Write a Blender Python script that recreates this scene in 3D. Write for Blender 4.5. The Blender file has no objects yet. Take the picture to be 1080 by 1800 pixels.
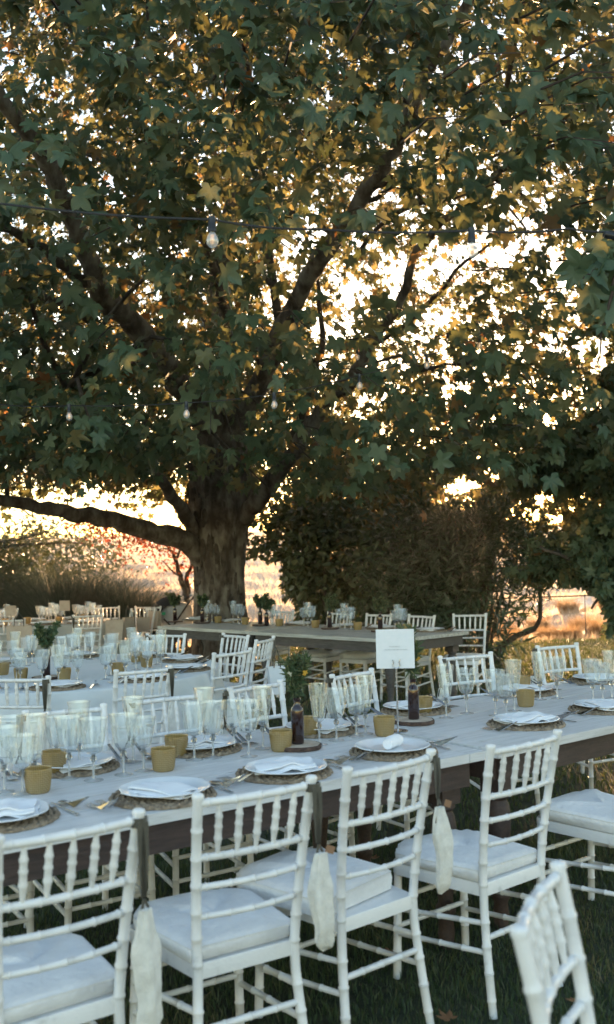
import bpy, math, random
import numpy as np
from mathutils import Vector, Matrix
random.seed(7)
rng = np.random.default_rng(11)
S = bpy.context.scene
COL = S.collection
PI = math.pi

# ------------------------------------------------------------------ camera
F, PITCH, CAMH, ROLL = 1750.0, 0.048, 1.555, -0.022      # focal length in photo pixels, radians, metres
cam_d = bpy.data.cameras.new('camera')
cam = bpy.data.objects.new('camera', cam_d)
COL.objects.link(cam)
S.camera = cam
cam.matrix_world = Matrix.Translation((0, 0, CAMH)) @ Matrix.Rotation(PI / 2 + PITCH, 4, 'X') @ Matrix.Rotation(ROLL, 4, 'Z')
cam_d.sensor_fit = 'VERTICAL'
cam_d.sensor_height = 36
cam_d.lens = 36 * F / 1800
cam_d.clip_start, cam_d.clip_end = 0.05, 6000
cam_d.dof.use_dof = True
cam_d.dof.focus_distance = 5.8
cam_d.dof.aperture_fstop = 3.0

# ------------------------------------------------------------------ sky, sun, exposure
HAZE = 0.0003
SUN_EL, SUN_AZ = math.radians(4.6), math.radians(9.0)      # azimuth clockwise from +Y
world = bpy.data.worlds.new('World')
S.world = world
world.use_nodes = True
wn, wl = world.node_tree.nodes, world.node_tree.links
sky = wn.new('ShaderNodeTexSky')
sky.sky_type = 'NISHITA'
sky.sun_disc = False
sky.sun_elevation = SUN_EL
sky.sun_rotation = SUN_AZ
sky.air_density = 1.0
sky.dust_density = .4
sky.ozone_density = 1.0
bg = wn['Background']
bg.inputs['Strength'].default_value = 0.13
wl.new(sky.outputs[0], bg.inputs['Color'])
sun_d = bpy.data.lights.new('sun', 'SUN')
sun_d.energy = 5.0
sun_d.angle = math.radians(0.6)
sun_d.color = (1.0, 0.62, 0.30)
sun = bpy.data.objects.new('sun', sun_d)
COL.objects.link(sun)
sun_dir = Vector((math.sin(SUN_AZ) * math.cos(SUN_EL), math.cos(SUN_AZ) * math.cos(SUN_EL), math.sin(SUN_EL)))
sun.rotation_euler = sun_dir.to_track_quat('Z', 'Y').to_euler()
sun.location = sun_dir * 60
vs = S.view_settings
vs.view_transform = 'Standard'
vs.look = 'None'
vs.exposure = 2.78
vs.use_white_balance = True
vs.white_balance_temperature = 6550
vs.white_balance_tint = 14
vs.gamma = 1.0
vs.use_curve_mapping = False
S.cycles.transparent_max_bounces = 32
S.cycles.max_bounces = 9
S.cycles.transmission_bounces = 8
S.cycles.caustics_refractive = False
S.cycles.caustics_reflective = False
S.cycles.use_denoising = True
S.cycles.sample_clamp_indirect = 6.0


# ------------------------------------------------------------------ measuring: photo pixel -> point in the garden
def at(x, y, z=None, D=None):
    ux, uy = x - 540.0, y - 900.0
    c, s = math.cos(-ROLL), math.sin(-ROLL)
    ux, uy = ux * c - uy * s, ux * s + uy * c
    X, V = ux / F, -uy / F
    cp, sp = math.cos(PITCH), math.sin(PITCH)
    d = Vector((X, cp - V * sp, sp + V * cp))
    t = (z - CAMH) / d.z if z is not None else D / d.y
    return Vector((0, 0, CAMH)) + d * t


def pix(P):                                              # numpy (N,3) -> photo pixel and depth
    P = np.asarray(P, float)
    x, y, z = P[:, 0], P[:, 1], P[:, 2] - CAMH
    cp, sp = math.cos(PITCH), math.sin(PITCH)
    D = np.maximum(y * cp + z * sp, 0.01)
    u, v = F * x / D, -F * (-y * sp + z * cp) / D
    c, s = math.cos(ROLL), math.sin(ROLL)
    return u * c - v * s + 540, u * s + v * c + 900, D


# ------------------------------------------------------------------ material helpers
def new_mat(name):
    m = bpy.data.materials.new(name)
    m.use_nodes = True
    m.node_tree.nodes.clear()
    return m, m.node_tree.nodes, m.node_tree.links


def principled(name, base, rough=0.5, metal=0.0, base2=None, nscale=8.0, detail=6.0, bump=0.0, bscale=60.0,
               stretch=(1, 1, 1), spec=0.5, objvar=0.0, contrast=(0.35, 0.65), base3=None, sheen=0.0):
    m, n, l = new_mat(name)
    out = n.new('ShaderNodeOutputMaterial')
    p = n.new('ShaderNodeBsdfPrincipled')
    l.new(p.outputs[0], out.inputs[0])
    p.inputs['Roughness'].default_value = rough
    p.inputs['Metallic'].default_value = metal
    p.inputs['Specular IOR Level'].default_value = spec
    if sheen:
        p.inputs['Sheen Weight'].default_value = sheen
    tc = n.new('ShaderNodeTexCoord')
    mp = n.new('ShaderNodeMapping')
    mp.inputs['Scale'].default_value = stretch
    l.new(tc.outputs['Object'], mp.inputs[0])
    oi = n.new('ShaderNodeObjectInfo')
    off = n.new('ShaderNodeVectorMath')
    off.operation = 'MULTIPLY_ADD'
    off.inputs[1].default_value = (7.3, 3.1, 5.7)
    l.new(oi.outputs['Random'], off.inputs[0])
    l.new(mp.outputs[0], off.inputs[2])
    vec = off.outputs[0]
    col = None
    if base2 is not None:
        t = n.new('ShaderNodeTexNoise')
        t.inputs['Scale'].default_value = nscale
        t.inputs['Detail'].default_value = detail
        t.inputs['Roughness'].default_value = 0.62
        l.new(vec, t.inputs['Vector'])
        r = n.new('ShaderNodeValToRGB')
        r.color_ramp.elements[0].position = contrast[0]
        r.color_ramp.elements[1].position = contrast[1]
        r.color_ramp.elements[0].color = (*base, 1)
        r.color_ramp.elements[1].color = (*base2, 1)
        if base3 is not None:
            e = r.color_ramp.elements.new((contrast[0] + contrast[1]) / 2)
            e.color = (*base3, 1)
        l.new(t.outputs['Fac'], r.inputs[0])
        col = r.outputs[0]
    if objvar:
        hv = n.new('ShaderNodeHueSaturation')
        mr = n.new('ShaderNodeMapRange')
        mr.inputs[3].default_value = 1 - objvar
        mr.inputs[4].default_value = 1 + objvar
        l.new(oi.outputs['Random'], mr.inputs[0])
        l.new(mr.outputs[0], hv.inputs['Value'])
        if col is None:
            hv.inputs['Color'].default_value = (*base, 1)
        else:
            l.new(col, hv.inputs['Color'])
        col = hv.outputs[0]
    if col is None:
        p.inputs['Base Color'].default_value = (*base, 1)
    else:
        l.new(col, p.inputs['Base Color'])
    if bump:
        t2 = n.new('ShaderNodeTexNoise')
        t2.inputs['Scale'].default_value = bscale
        t2.inputs['Detail'].default_value = 5
        l.new(vec, t2.inputs['Vector'])
        b = n.new('ShaderNodeBump')
        b.inputs['Strength'].default_value = bump
        b.inputs['Distance'].default_value = 0.01
        l.new(t2.outputs['Fac'], b.inputs['Height'])
        l.new(b.outputs[0], p.inputs['Normal'])
    return m


def leaf_mat(name, stops, trans, tmix=0.45, rough=0.45, warm=None):
    """leaf: glossy-coated diffuse + light passing through; 'tone' (0..1 per leaf) picks the leaf's own colour"""
    m, n, l = new_mat(name)
    out = n.new('ShaderNodeOutputMaterial')
    a = n.new('ShaderNodeAttribute')
    a.attribute_name = 'tone'
    oi = n.new('ShaderNodeObjectInfo')
    ad = n.new('ShaderNodeMath')
    ad.operation = 'ADD'
    l.new(a.outputs['Fac'], ad.inputs[0])
    rm = n.new('ShaderNodeMath')
    rm.operation = 'MULTIPLY'
    rm.inputs[1].default_value = 0.12
    l.new(oi.outputs['Random'], rm.inputs[0])
    l.new(rm.outputs[0], ad.inputs[1])

    def ramp(cols):
        r = n.new('ShaderNodeValToRGB')
        els = r.color_ramp.elements
        els[0].position, els[0].color = cols[0][0], (*cols[0][1], 1)
        els[1].position, els[1].color = cols[-1][0], (*cols[-1][1], 1)
        for pos, c in cols[1:-1]:
            els.new(pos).color = (*c, 1)
        l.new(ad.outputs[0], r.inputs[0])
        return r.outputs[0]
    tc = n.new('ShaderNodeTexCoord')
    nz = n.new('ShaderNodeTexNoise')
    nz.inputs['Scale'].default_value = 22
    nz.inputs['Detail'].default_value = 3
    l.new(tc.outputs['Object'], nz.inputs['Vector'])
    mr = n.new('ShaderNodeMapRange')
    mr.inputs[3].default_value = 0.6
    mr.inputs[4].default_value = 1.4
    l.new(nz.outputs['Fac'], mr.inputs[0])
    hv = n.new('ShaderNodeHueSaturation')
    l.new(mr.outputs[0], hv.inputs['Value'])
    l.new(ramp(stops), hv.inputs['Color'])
    p = n.new('ShaderNodeBsdfPrincipled')
    p.inputs['Roughness'].default_value = rough
    p.inputs['Specular IOR Level'].default_value = 0.4
    l.new(hv.outputs[0], p.inputs['Base Color'])
    tr = n.new('ShaderNodeBsdfTranslucent')
    l.new(ramp(trans), tr.inputs['Color'])
    mx = n.new('ShaderNodeMixShader')
    mx.inputs[0].default_value = tmix
    l.new(p.outputs[0], mx.inputs[1])
    l.new(tr.outputs[0], mx.inputs[2])
    l.new(mx.outputs[0], out.inputs[0])
    return m


def thin_glass(name, tint, gloss=0.16, rough=0.04, milk=0.0, milkcol=(.8, .85, .88), backing=0.0):
    """thin wall of cut glass: lets light through, mirrors at grazing angles, a little light caught in the cuts"""
    m, n, l = new_mat(name)
    out = n.new('ShaderNodeOutputMaterial')
    t = n.new('ShaderNodeBsdfTransparent')
    t.inputs[0].default_value = (*tint, 1)
    g = n.new('ShaderNodeBsdfGlossy')
    g.inputs['Roughness'].default_value = rough
    lw = n.new('ShaderNodeLayerWeight')
    lw.inputs['Blend'].default_value = 0.42
    mr = n.new('ShaderNodeMapRange')
    mr.inputs[3].default_value = gloss * 0.5
    mr.inputs[4].default_value = 0.70
    pw = n.new('ShaderNodeMath')
    pw.operation = 'POWER'
    pw.inputs[1].default_value = 2.2
    l.new(lw.outputs['Facing'], pw.inputs[0])
    l.new(pw.outputs[0], mr.inputs[0])
    m1 = n.new('ShaderNodeMixShader')
    l.new(mr.outputs[0], m1.inputs[0])
    l.new(t.outputs[0], m1.inputs[1])
    l.new(g.outputs[0], m1.inputs[2])
    tl = n.new('ShaderNodeBsdfTranslucent')
    tl.inputs[0].default_value = (*milkcol, 1)
    df = n.new('ShaderNodeBsdfPrincipled')
    df.inputs['Base Color'].default_value = (*milkcol, 1)
    df.inputs['Roughness'].default_value = .22
    m3 = n.new('ShaderNodeMixShader')
    m3.inputs[0].default_value = 0.6
    l.new(tl.outputs[0], m3.inputs[1])
    l.new(df.outputs[0], m3.inputs[2])
    m2 = n.new('ShaderNodeMixShader')
    m2.inputs[0].default_value = milk
    l.new(m1.outputs[0], m2.inputs[1])
    l.new(m3.outputs[0], m2.inputs[2])
    l.new(m2.outputs[0], out.inputs[0])
    return m


def crystal(name, col=(.97, .98, .98)):
    m, n, l = new_mat(name)
    out = n.new('ShaderNodeOutputMaterial')
    g = n.new('ShaderNodeBsdfGlass')
    g.inputs['Color'].default_value = (*col, 1)
    g.inputs['Roughness'].default_value = 0.02
    g.inputs['IOR'].default_value = 1.5
    l.new(g.outputs[0], out.inputs[0])
    return m


M = {}
M['chair'] = principled('white_lacquer', (.52, .53, .54), .34, base2=(.72, .73, .74), base3=(.69, .70, .71), nscale=16, bump=.15, bscale=120, objvar=.06, contrast=(.28, .5))
M['chair_far'] = M['chair']
M['cushion'] = principled('cotton_cushion', (.64, .65, .67), .95, base2=(.76, .77, .78), nscale=7, bump=.6, bscale=45, sheen=.3)
M['pouch'] = principled('linen_pouch', (.60, .60, .57), .95, base2=(.76, .76, .73), nscale=26, bump=.5, bscale=200)
M['ribbon'] = principled('olive_velvet', (.045, .042, .03), .8, base2=(.075, .068, .05), nscale=20, sheen=.4)
M['kraft'] = principled('kraft_tag', (.26, .15, .09), .9)
M['top'] = principled('whitewashed_wood', (.54, .535, .525), .48, base2=(.70, .70, .70), base3=(.65, .65, .645), nscale=4, stretch=(1.2, 14, 14), bump=.35, bscale=30, objvar=.05)
M['top_old'] = principled('weathered_wood', (.34, .33, .30), .55, base2=(.60, .60, .57), base3=(.50, .50, .47), nscale=4, stretch=(1.2, 12, 12), bump=.4, bscale=30, objvar=.08)
M['apron'] = principled('dark_stained_wood', (.028, .018, .016), .55, base2=(.06, .036, .03), nscale=5, stretch=(2, 18, 18), bump=.35, bscale=30)
M['apron_grey'] = principled('grey_stained_wood', (.05, .045, .042), .6, base2=(.10, .09, .085), nscale=5, stretch=(2, 18, 18), bump=.35, bscale=30)
M['cloth'] = principled('white_linen', (.55, .60, .63), .9, base2=(.64, .68, .71), nscale=3, bump=.3, bscale=300, sheen=.2)
M['cloth_grey'] = principled('grey_linen', (.36, .38, .37), .9, base2=(.44, .46, .45), nscale=3, bump=.3, bscale=300)
M['plate'] = principled('glazed_stoneware', (.72, .75, .78), .16, base2=(.80, .82, .84), nscale=5)
M['napkin'] = principled('white_napkin', (.80, .81, .84), .95, base2=(.86, .87, .89), nscale=12, bump=.4, bscale=220)
M['straw'] = principled('woven_straw', (.13, .095, .06), .85, base2=(.38, .30, .21), base3=(.25, .19, .13), nscale=60, bump=.8, bscale=160)
M['steel'] = principled('polished_steel', (.72, .73, .74), .16, metal=1.0)
M['slice_top'] = principled('cut_wood', (.42, .33, .25), .8, base2=(.62, .53, .43), nscale=14)
M['bark_edge'] = principled('slice_bark', (.05, .03, .025), .95, base2=(.12, .075, .055), nscale=40, bump=.8, bscale=80)
M['bottle'] = None
M['plastic_dark'] = principled('black_plastic', (.012, .013, .014), .42)
M['fabric_dark'] = principled('black_fabric', (.012, .012, .014), .9, base2=(.02, .02, .022), nscale=30)
M['fabric_grey'] = principled('grey_blanket', (.34, .38, .41), .95, base2=(.42, .46, .49), nscale=9, bump=.6, bscale=60)
M['green_plastic'] = principled('green_plastic', (.02, .30, .16), .5)
M['card'] = principled('white_card', (.66, .70, .74), .7, base2=(.70, .73, .77), nscale=40)
M['card_dull'] = principled('kraft_paper', (.40, .32, .26), .9, base2=(.48, .40, .33), nscale=9, bump=.3, bscale=40)
M['ink'] = principled('pale_grey_ink', (.22, .24, .27), .8)
M['cable'] = principled('black_rubber_cable', (.012, .014, .018), .5)
M['filament'] = None
M['bark'] = principled('plane_bark', (.060, .045, .036), .92, base2=(.22, .205, .18), base3=(.125, .108, .092), nscale=4.2, detail=9, stretch=(1.6, 1.6, .75), bump=1.0, bscale=16, contrast=(.38, .62))
M['bark_dark'] = principled('branch_bark', (.035, .027, .021), .92, base2=(.11, .09, .075), nscale=9, bump=.9, bscale=30)
M['twig'] = principled('twig_bark', (.03, .021, .015), .9, base2=(.06, .042, .03), nscale=20)
M['glass'] = thin_glass('cut_glass', (.93, .955, .955), gloss=.34, rough=.05, milk=.07, milkcol=(.80, .90, 1.0))
M['stem'] = thin_glass('pressed_glass', (.94, .96, .96), gloss=.5, rough=.08, milk=.30, milkcol=(.92, .95, .96))
M['glass_stem'] = crystal('solid_crystal')
M['amber'] = thin_glass('amber_ribbed_glass', (.62, .47, .26), gloss=.5, rough=.12, milk=.66, milkcol=(.66, .48, .18))
M['bulb_glass'] = thin_glass('bulb_glass', (.96, .97, .95), gloss=.4, rough=.03, milk=.35)
m, n_, l_ = new_mat('brown_bottle_glass')
o_ = n_.new('ShaderNodeOutputMaterial'); p_ = n_.new('ShaderNodeBsdfPrincipled')
p_.inputs['Base Color'].default_value = (.016, .005, .006, 1); p_.inputs['Roughness'].default_value = .12
p_.inputs['Coat Weight'].default_value = .6
l_.new(p_.outputs[0], o_.inputs[0]); M['bottle'] = m
m, n_, l_ = new_mat('warm_filament')
o_ = n_.new('ShaderNodeOutputMaterial'); e_ = n_.new('ShaderNodeEmission')
e_.inputs[0].default_value = (1, .55, .22, 1); e_.inputs[1].default_value = .25
l_.new(e_.outputs[0], o_.inputs[0]); M['filament'] = m

G0, G1, G2 = (.050, .094, .054), (.074, .124, .072), (.108, .128, .060)
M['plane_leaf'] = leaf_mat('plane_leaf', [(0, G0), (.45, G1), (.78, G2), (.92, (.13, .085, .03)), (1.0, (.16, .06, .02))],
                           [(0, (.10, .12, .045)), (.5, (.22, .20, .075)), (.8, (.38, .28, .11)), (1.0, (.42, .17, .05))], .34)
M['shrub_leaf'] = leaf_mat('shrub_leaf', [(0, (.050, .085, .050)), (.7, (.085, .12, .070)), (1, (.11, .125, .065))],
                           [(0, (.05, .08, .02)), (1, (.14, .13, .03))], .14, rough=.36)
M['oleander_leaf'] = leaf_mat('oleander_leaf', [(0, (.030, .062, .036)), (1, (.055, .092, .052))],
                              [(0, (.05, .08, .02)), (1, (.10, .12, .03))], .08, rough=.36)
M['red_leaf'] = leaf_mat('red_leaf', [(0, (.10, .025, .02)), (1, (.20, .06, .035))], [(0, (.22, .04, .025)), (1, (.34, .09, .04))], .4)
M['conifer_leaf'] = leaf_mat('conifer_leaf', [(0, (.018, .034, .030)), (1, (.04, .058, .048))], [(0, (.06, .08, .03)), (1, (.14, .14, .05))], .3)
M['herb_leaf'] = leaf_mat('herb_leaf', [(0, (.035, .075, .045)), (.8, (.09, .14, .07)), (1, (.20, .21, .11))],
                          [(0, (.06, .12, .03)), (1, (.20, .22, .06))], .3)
M['blossom'] = principled('dried_blossom', (.55, .32, .04), .9)
M['blossom_pale'] = principled('pale_blossom', (.50, .50, .42), .9)
M['grass_blade'] = leaf_mat('grass_blade', [(0, (.035, .065, .028)), (.6, (.060, .100, .040)), (.85, (.11, .12, .055)), (1, (.20, .16, .09))],
                            [(0, (.05, .09, .02)), (1, (.16, .15, .04))], .3)
M['reed'] = leaf_mat('ornamental_grass_blade', [(0, (.020, .048, .042)), (.6, (.045, .085, .072)), (1, (.11, .15, .13))],
                     [(0, (.06, .09, .06)), (1, (.12, .13, .09))], .06, rough=.7)
M['dry_grass'] = leaf_mat('dry_grass_blade', [(0, (.24, .13, .065)), (1, (.40, .25, .14))], [(0, (.35, .2, .08)), (1, (.5, .32, .16))], .4)
M['stubble'] = leaf_mat('dry_stubble', [(0, (.34, .24, .16)), (1, (.52, .40, .29))], [(0, (.50, .36, .24)), (1, (.68, .54, .40))], .5)
M['fallen'] = leaf_mat('fallen_leaf', [(0, (.13, .06, .03)), (1, (.26, .14, .07))], [(0, (.2, .1, .04)), (1, (.3, .16, .08))], .2)
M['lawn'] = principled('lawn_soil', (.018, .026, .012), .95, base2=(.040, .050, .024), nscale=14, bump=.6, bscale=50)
M['field'] = principled('dry_field', (.38, .28, .20), .95, base2=(.55, .43, .33), base3=(.46, .35, .26), nscale=.35, detail=10, bump=.5, bscale=3)
M['dirt'] = principled('sandy_track', (.50, .42, .36), .95, base2=(.60, .53, .47), nscale=2, bump=.3, bscale=10)


# ------------------------------------------------------------------ mesh helpers
class MB:
    def __init__(s):
        s.v, s.f = [], []

    def add(s, v, f):
        o = len(s.v)
        s.v += [tuple(p) for p in v]
        s.f += [tuple(i + o for i in q) for q in f]
        return s

    def box(s, c, d, rot=None):
        hx, hy, hz = d[0] / 2, d[1] / 2, d[2] / 2
        v = [Vector((x, y, z)) for x in (-hx, hx) for y in (-hy, hy) for z in (-hz, hz)]
        if rot is not None:
            v = [rot @ p for p in v]
        v = [p + Vector(c) for p in v]
        return s.add(v, [(0, 1, 3, 2), (4, 6, 7, 5), (0, 4, 5, 1), (2, 3, 7, 6), (0, 2, 6, 4), (1, 5, 7, 3)])

    def tube(s, pts, rad, n=8, caps=True, squash=None):
        pts = [Vector(p) for p in pts]
        k = len(pts)
        rad = [rad] * k if isinstance(rad, (int, float)) else rad
        v = []
        nrm = None
        for i in range(k):
            t = (pts[min(i + 1, k - 1)] - pts[max(i - 1, 0)])
            t = t.normalized() if t.length > 1e-9 else Vector((0, 0, 1))
            if nrm is None:
                nrm = t.orthogonal().normalized() if abs(t.z) < .9 else Vector((1, 0, 0))
            nrm = (nrm - t * nrm.dot(t)).normalized()
            b = t.cross(nrm)
            for j in range(n):
                a = 2 * PI * j / n
                v.append(pts[i] + (nrm * math.cos(a) + b * math.sin(a)) * rad[i])
        f = [(i * n + j, i * n + (j + 1) % n, (i + 1) * n + (j + 1) % n, (i + 1) * n + j) for i in range(k - 1) for j in range(n)]
        if caps:
            f += [tuple(reversed(range(n))), tuple((k - 1) * n + j for j in range(n))]
        return s.add(v, f)

    def lathe(s, prof, n=24, c=(0, 0, 0), ripple=None, closed=False):
        v = []
        for i, (r, z) in enumerate(prof):
            for j in range(n):
                a = 2 * PI * j / n
                rr = r * (1 + (ripple(i, j) if ripple else 0))
                v.append((c[0] + rr * math.cos(a), c[1] + rr * math.sin(a), c[2] + z))
        k = len(prof)
        f = [(i * n + j, i * n + (j + 1) % n, (i + 1) * n + (j + 1) % n, (i + 1) * n + j) for i in range(k - 1) for j in range(n)]
        if closed:
            f += [tuple(reversed(range(n))), tuple((k - 1) * n + j for j in range(n))]
        return s.add(v, f)

    def mesh(s, name, mat, smooth=True, sharp=40):
        me = bpy.data.meshes.new(name)
        me.from_pydata(s.v, [], s.f)
        me.materials.append(mat)
        if smooth:
            me.polygons.foreach_set('use_smooth', [True] * len(me.polygons))
            me.set_sharp_from_angle(angle=math.radians(sharp))
        me.update()
        return me


def np_mesh(name, verts, loops, nper, mat, tone=None, smooth=False):
    """big mesh straight from numpy: verts (V,3), faces all with nper corners"""
    me = bpy.data.meshes.new(name)
    loops = np.asarray(loops, np.int32).ravel()
    nf = len(loops) // nper
    me.vertices.add(len(verts))
    me.vertices.foreach_set('co', np.asarray(verts, np.float32).ravel())
    me.loops.add(len(loops))
    me.loops.foreach_set('vertex_index', loops)
    me.polygons.add(nf)
    me.polygons.foreach_set('loop_start', np.arange(0, nf * nper, nper, dtype=np.int32))
    if smooth:
        me.polygons.foreach_set('use_smooth', np.ones(nf, bool))
    me.update(calc_edges=True)
    if tone is not None:
        at_ = me.attributes.new('tone', 'FLOAT', 'POINT')
        at_.data.foreach_set('value', np.asarray(tone, np.float32))
    me.materials.append(mat)
    return me


def put(name, me, parent=None, loc=None, rz=None, **props):
    o = bpy.data.objects.new(name, me)
    COL.objects.link(o)
    if parent is not None:
        o.parent = parent
    if loc is not None:
        o.location = loc
    if rz is not None:
        o.rotation_euler = (0, 0, rz)
    for k, v in props.items():
        if v is not None:
            o[k] = v
    return o


def thing(name, label, cat, loc=(0, 0, 0), rz=0, group=None):
    return put(name, None, None, loc, rz, label=label, category=cat, group=group)


def copy_tree(root, loc, rz, label, group=None, tilt=None):
    r = root.copy()
    COL.objects.link(r)
    r.location = loc
    r.rotation_euler = (tilt[0], tilt[1], rz) if tilt else (0, 0, rz)
    r['label'] = label
    if group:
        r['group'] = group
    for ch in list(root.children):
        c = ch.copy()
        COL.objects.link(c)
        c.parent = r
        for g in list(ch.children):
            d = g.copy()
            COL.objects.link(d)
            d.parent = c
    return r


# ------------------------------------------------------------------ ground
def terrain_h(x, y):
    h = np.zeros_like(x)
    far = np.clip((y - 22) / 110.0, 0, 1)
    h += 5.4 * far ** 1.15 * (1 + 0.10 * np.sin(x * .02 + 1.0))
    h += 0.18 * np.clip((y - 18) / 10, 0, 1) * (np.sin(x * .9 + y * .4) * np.cos(y * .7 - x * .3))
    h -= 0.25 * np.clip((y - 17.5) / 4, 0, 1)
    h -= 6.0 * np.clip((y - 180) / 400, 0, 1)
    return h


xs = np.concatenate([-np.geomspace(900, 12, 34), np.linspace(-11, 11, 60), np.geomspace(12, 900, 34)])
ys = np.concatenate([[-900, -300, -100, -30, -8, 0, 8, 14], np.linspace(17, 60, 110), np.geomspace(62, 1000, 50)])
gx, gy = np.meshgrid(xs, ys)
gz = terrain_h(gx, gy) - 0.03
V = np.stack([gx.ravel(), gy.ravel(), gz.ravel()], 1)
W_, H_ = len(xs), len(ys)
ii, jj = np.meshgrid(np.arange(W_ - 1), np.arange(H_ - 1))
a_ = (jj * W_ + ii).ravel()
Q = np.stack([a_, a_ + 1, a_ + W_ + 1, a_ + W_], 1)
put('dry_field', np_mesh('dry_field', V, Q, 4, M['field'], smooth=True), kind='structure')


def rough_sheet(name, outline, step, mat, z0, amp):
    """a raised ground sheet with an uneven edge"""
    (x0, x1), (y0, y1) = outline
    X = np.linspace(x0, x1, int((x1 - x0) / step) + 1)
    Y = np.linspace(y0, y1, int((y1 - y0) / step) + 1)
    ax, ay = np.meshgrid(X, Y)
    ay = ay + (ay > y1 - step * 1.5) * (0.35 * np.sin(ax * 1.3) + 0.2 * np.sin(ax * 3.7))
    az = z0 + amp * (np.sin(ax * 2.1) * np.sin(ay * 1.7) + .6 * np.sin(ax * 5.3 + ay * 3.1))
    w, h = len(X), len(Y)
    i_, j_ = np.meshgrid(np.arange(w - 1), np.arange(h - 1))
    b = (j_ * w + i_).ravel()
    me = np_mesh(name, np.stack([ax.ravel(), ay.ravel(), az.ravel()], 1), np.stack([b, b + 1, b + w + 1, b + w], 1), 4, mat, smooth=True)
    return put(name, me, kind='structure')


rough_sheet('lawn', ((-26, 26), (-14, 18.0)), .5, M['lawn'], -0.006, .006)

# sandy track beyond the garden on the right
tp = [at(1150, 1086, D=33), at(1040, 1090, D=30), at(960, 1100, D=27), at(900, 1112, D=24.5), at(860, 1128, D=22), at(700, 1150, D=20.5)]
tv, tf = [], []
for k, p in enumerate(tp):
    for wv in (-1.0, 1.0):
        q = Vector((p.x + .15 * wv, p.y + wv * (1.0 - k * .06), 0))
        q.z = float(terrain_h(np.array([q.x]), np.array([q.y]))[0]) + .02
        tv.append(q)
for k in range(len(tp) - 1):
    tf.append((2 * k, 2 * k + 1, 2 * k + 3, 2 * k + 2))
mb = MB().add(tv, tf)
put('dirt_track', mb.mesh('dirt_track', M['dirt']), kind='structure')


m, n_, l_ = new_mat('evening_haze')
o_ = n_.new('ShaderNodeOutputMaterial'); v_ = n_.new('ShaderNodeVolumePrincipled')
v_.inputs['Color'].default_value = (.95, .93, .90, 1)
v_.inputs['Density'].default_value = HAZE
v_.inputs['Anisotropy'].default_value = .65
l_.new(v_.outputs[0], o_.inputs['Volume'])
put('haze', MB().box((0, 50, 4.0), (1860, 1960, 24)).mesh('haze', m, smooth=False), kind='stuff')

# ------------------------------------------------------------------ leaf scattering
def leaf_template(kind):
    if kind == 'plane':      # five-lobed, tip along +y, unit length
        pol = [(180, .06), (146, .36), (114, .64), (96, .56), (80, .46), (62, .74), (48, .88), (37, .70), (25, .54), (13, .78), (0, 1.0)]
        out = [(-math.sin(math.radians(a)) * r, math.cos(math.radians(a)) * r) for a, r in pol]
        out += [(-x, y) for x, y in reversed(out[1:-1])]
        pts = [(0, .12)] + out
    elif kind == 'plane_fine':
        pol = [(180, .05), (160, .16), (146, .30), (128, .46), (112, .66), (104, .55), (92, .54), (80, .44), (70, .60), (60, .72), (47, .92), (41, .76), (33, .66), (25, .50), (18, .58), (12, .76), (6, .80), (0, 1.02)]
        out = [(-math.sin(math.radians(a)) * r, math.cos(math.radians(a)) * r) for a, r in pol]
        out += [(-x, y) for x, y in reversed(out[1:-1])]
        pts = [(0, .12)] + out
    elif kind == 'oval':
        out = [(0, 0), (-.22, .22), (-.27, .5), (-.16, .82), (0, 1), (.16, .82), (.27, .5), (.22, .22)]
        pts = [(0, .45)] + out
    elif kind == 'lobed':    # small oak-like leaf
        pol = [(180, .05), (140, .3), (110, .5), (85, .32), (62, .62), (40, .45), (22, .75), (0, .9)]
        out = [(-math.sin(math.radians(a)) * r, math.cos(math.radians(a)) * r) for a, r in pol]
        out += [(-x, y) for x, y in reversed(out[1:-1])]
        pts = [(0, .15)] + out
    elif kind == 'narrow':
        out = [(0, 0), (-.09, .35), (-.07, .7), (0, 1), (.07, .7), (.09, .35)]
        pts = [(0, .5)] + out
    elif kind == 'chip':
        out = [(0, 0), (-.35, .4), (0, 1), (.35, .4)]
        pts = [(0, .4)] + out
    P = np.array([(x, y, 0) for x, y in pts], float)
    r2 = P[:, 0] ** 2 + P[:, 1] ** 2
    P[:, 2] = -0.30 * r2 + 0.45 * np.abs(P[:, 0]) * (0.9 - np.abs(P[:, 0]))
    if kind == 'narrow':
        P[:, 2] = -0.15 * r2
    k = len(out)
    tris = np.array([(0, 1 + (i + 1) % k, 1 + i) for i in range(k)], np.int64)
    P[:, :2] -= 0
    return P, tris


def norm(a):
    return a / np.maximum(np.linalg.norm(a, axis=1, keepdims=True), 1e-9)


def leaf_frames(tip, nrm_):
    t = norm(tip)
    n = nrm_ - t * (t * nrm_).sum(1, keepdims=True)
    n = norm(n)
    b = np.cross(t, n)
    return b, t, n


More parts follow.
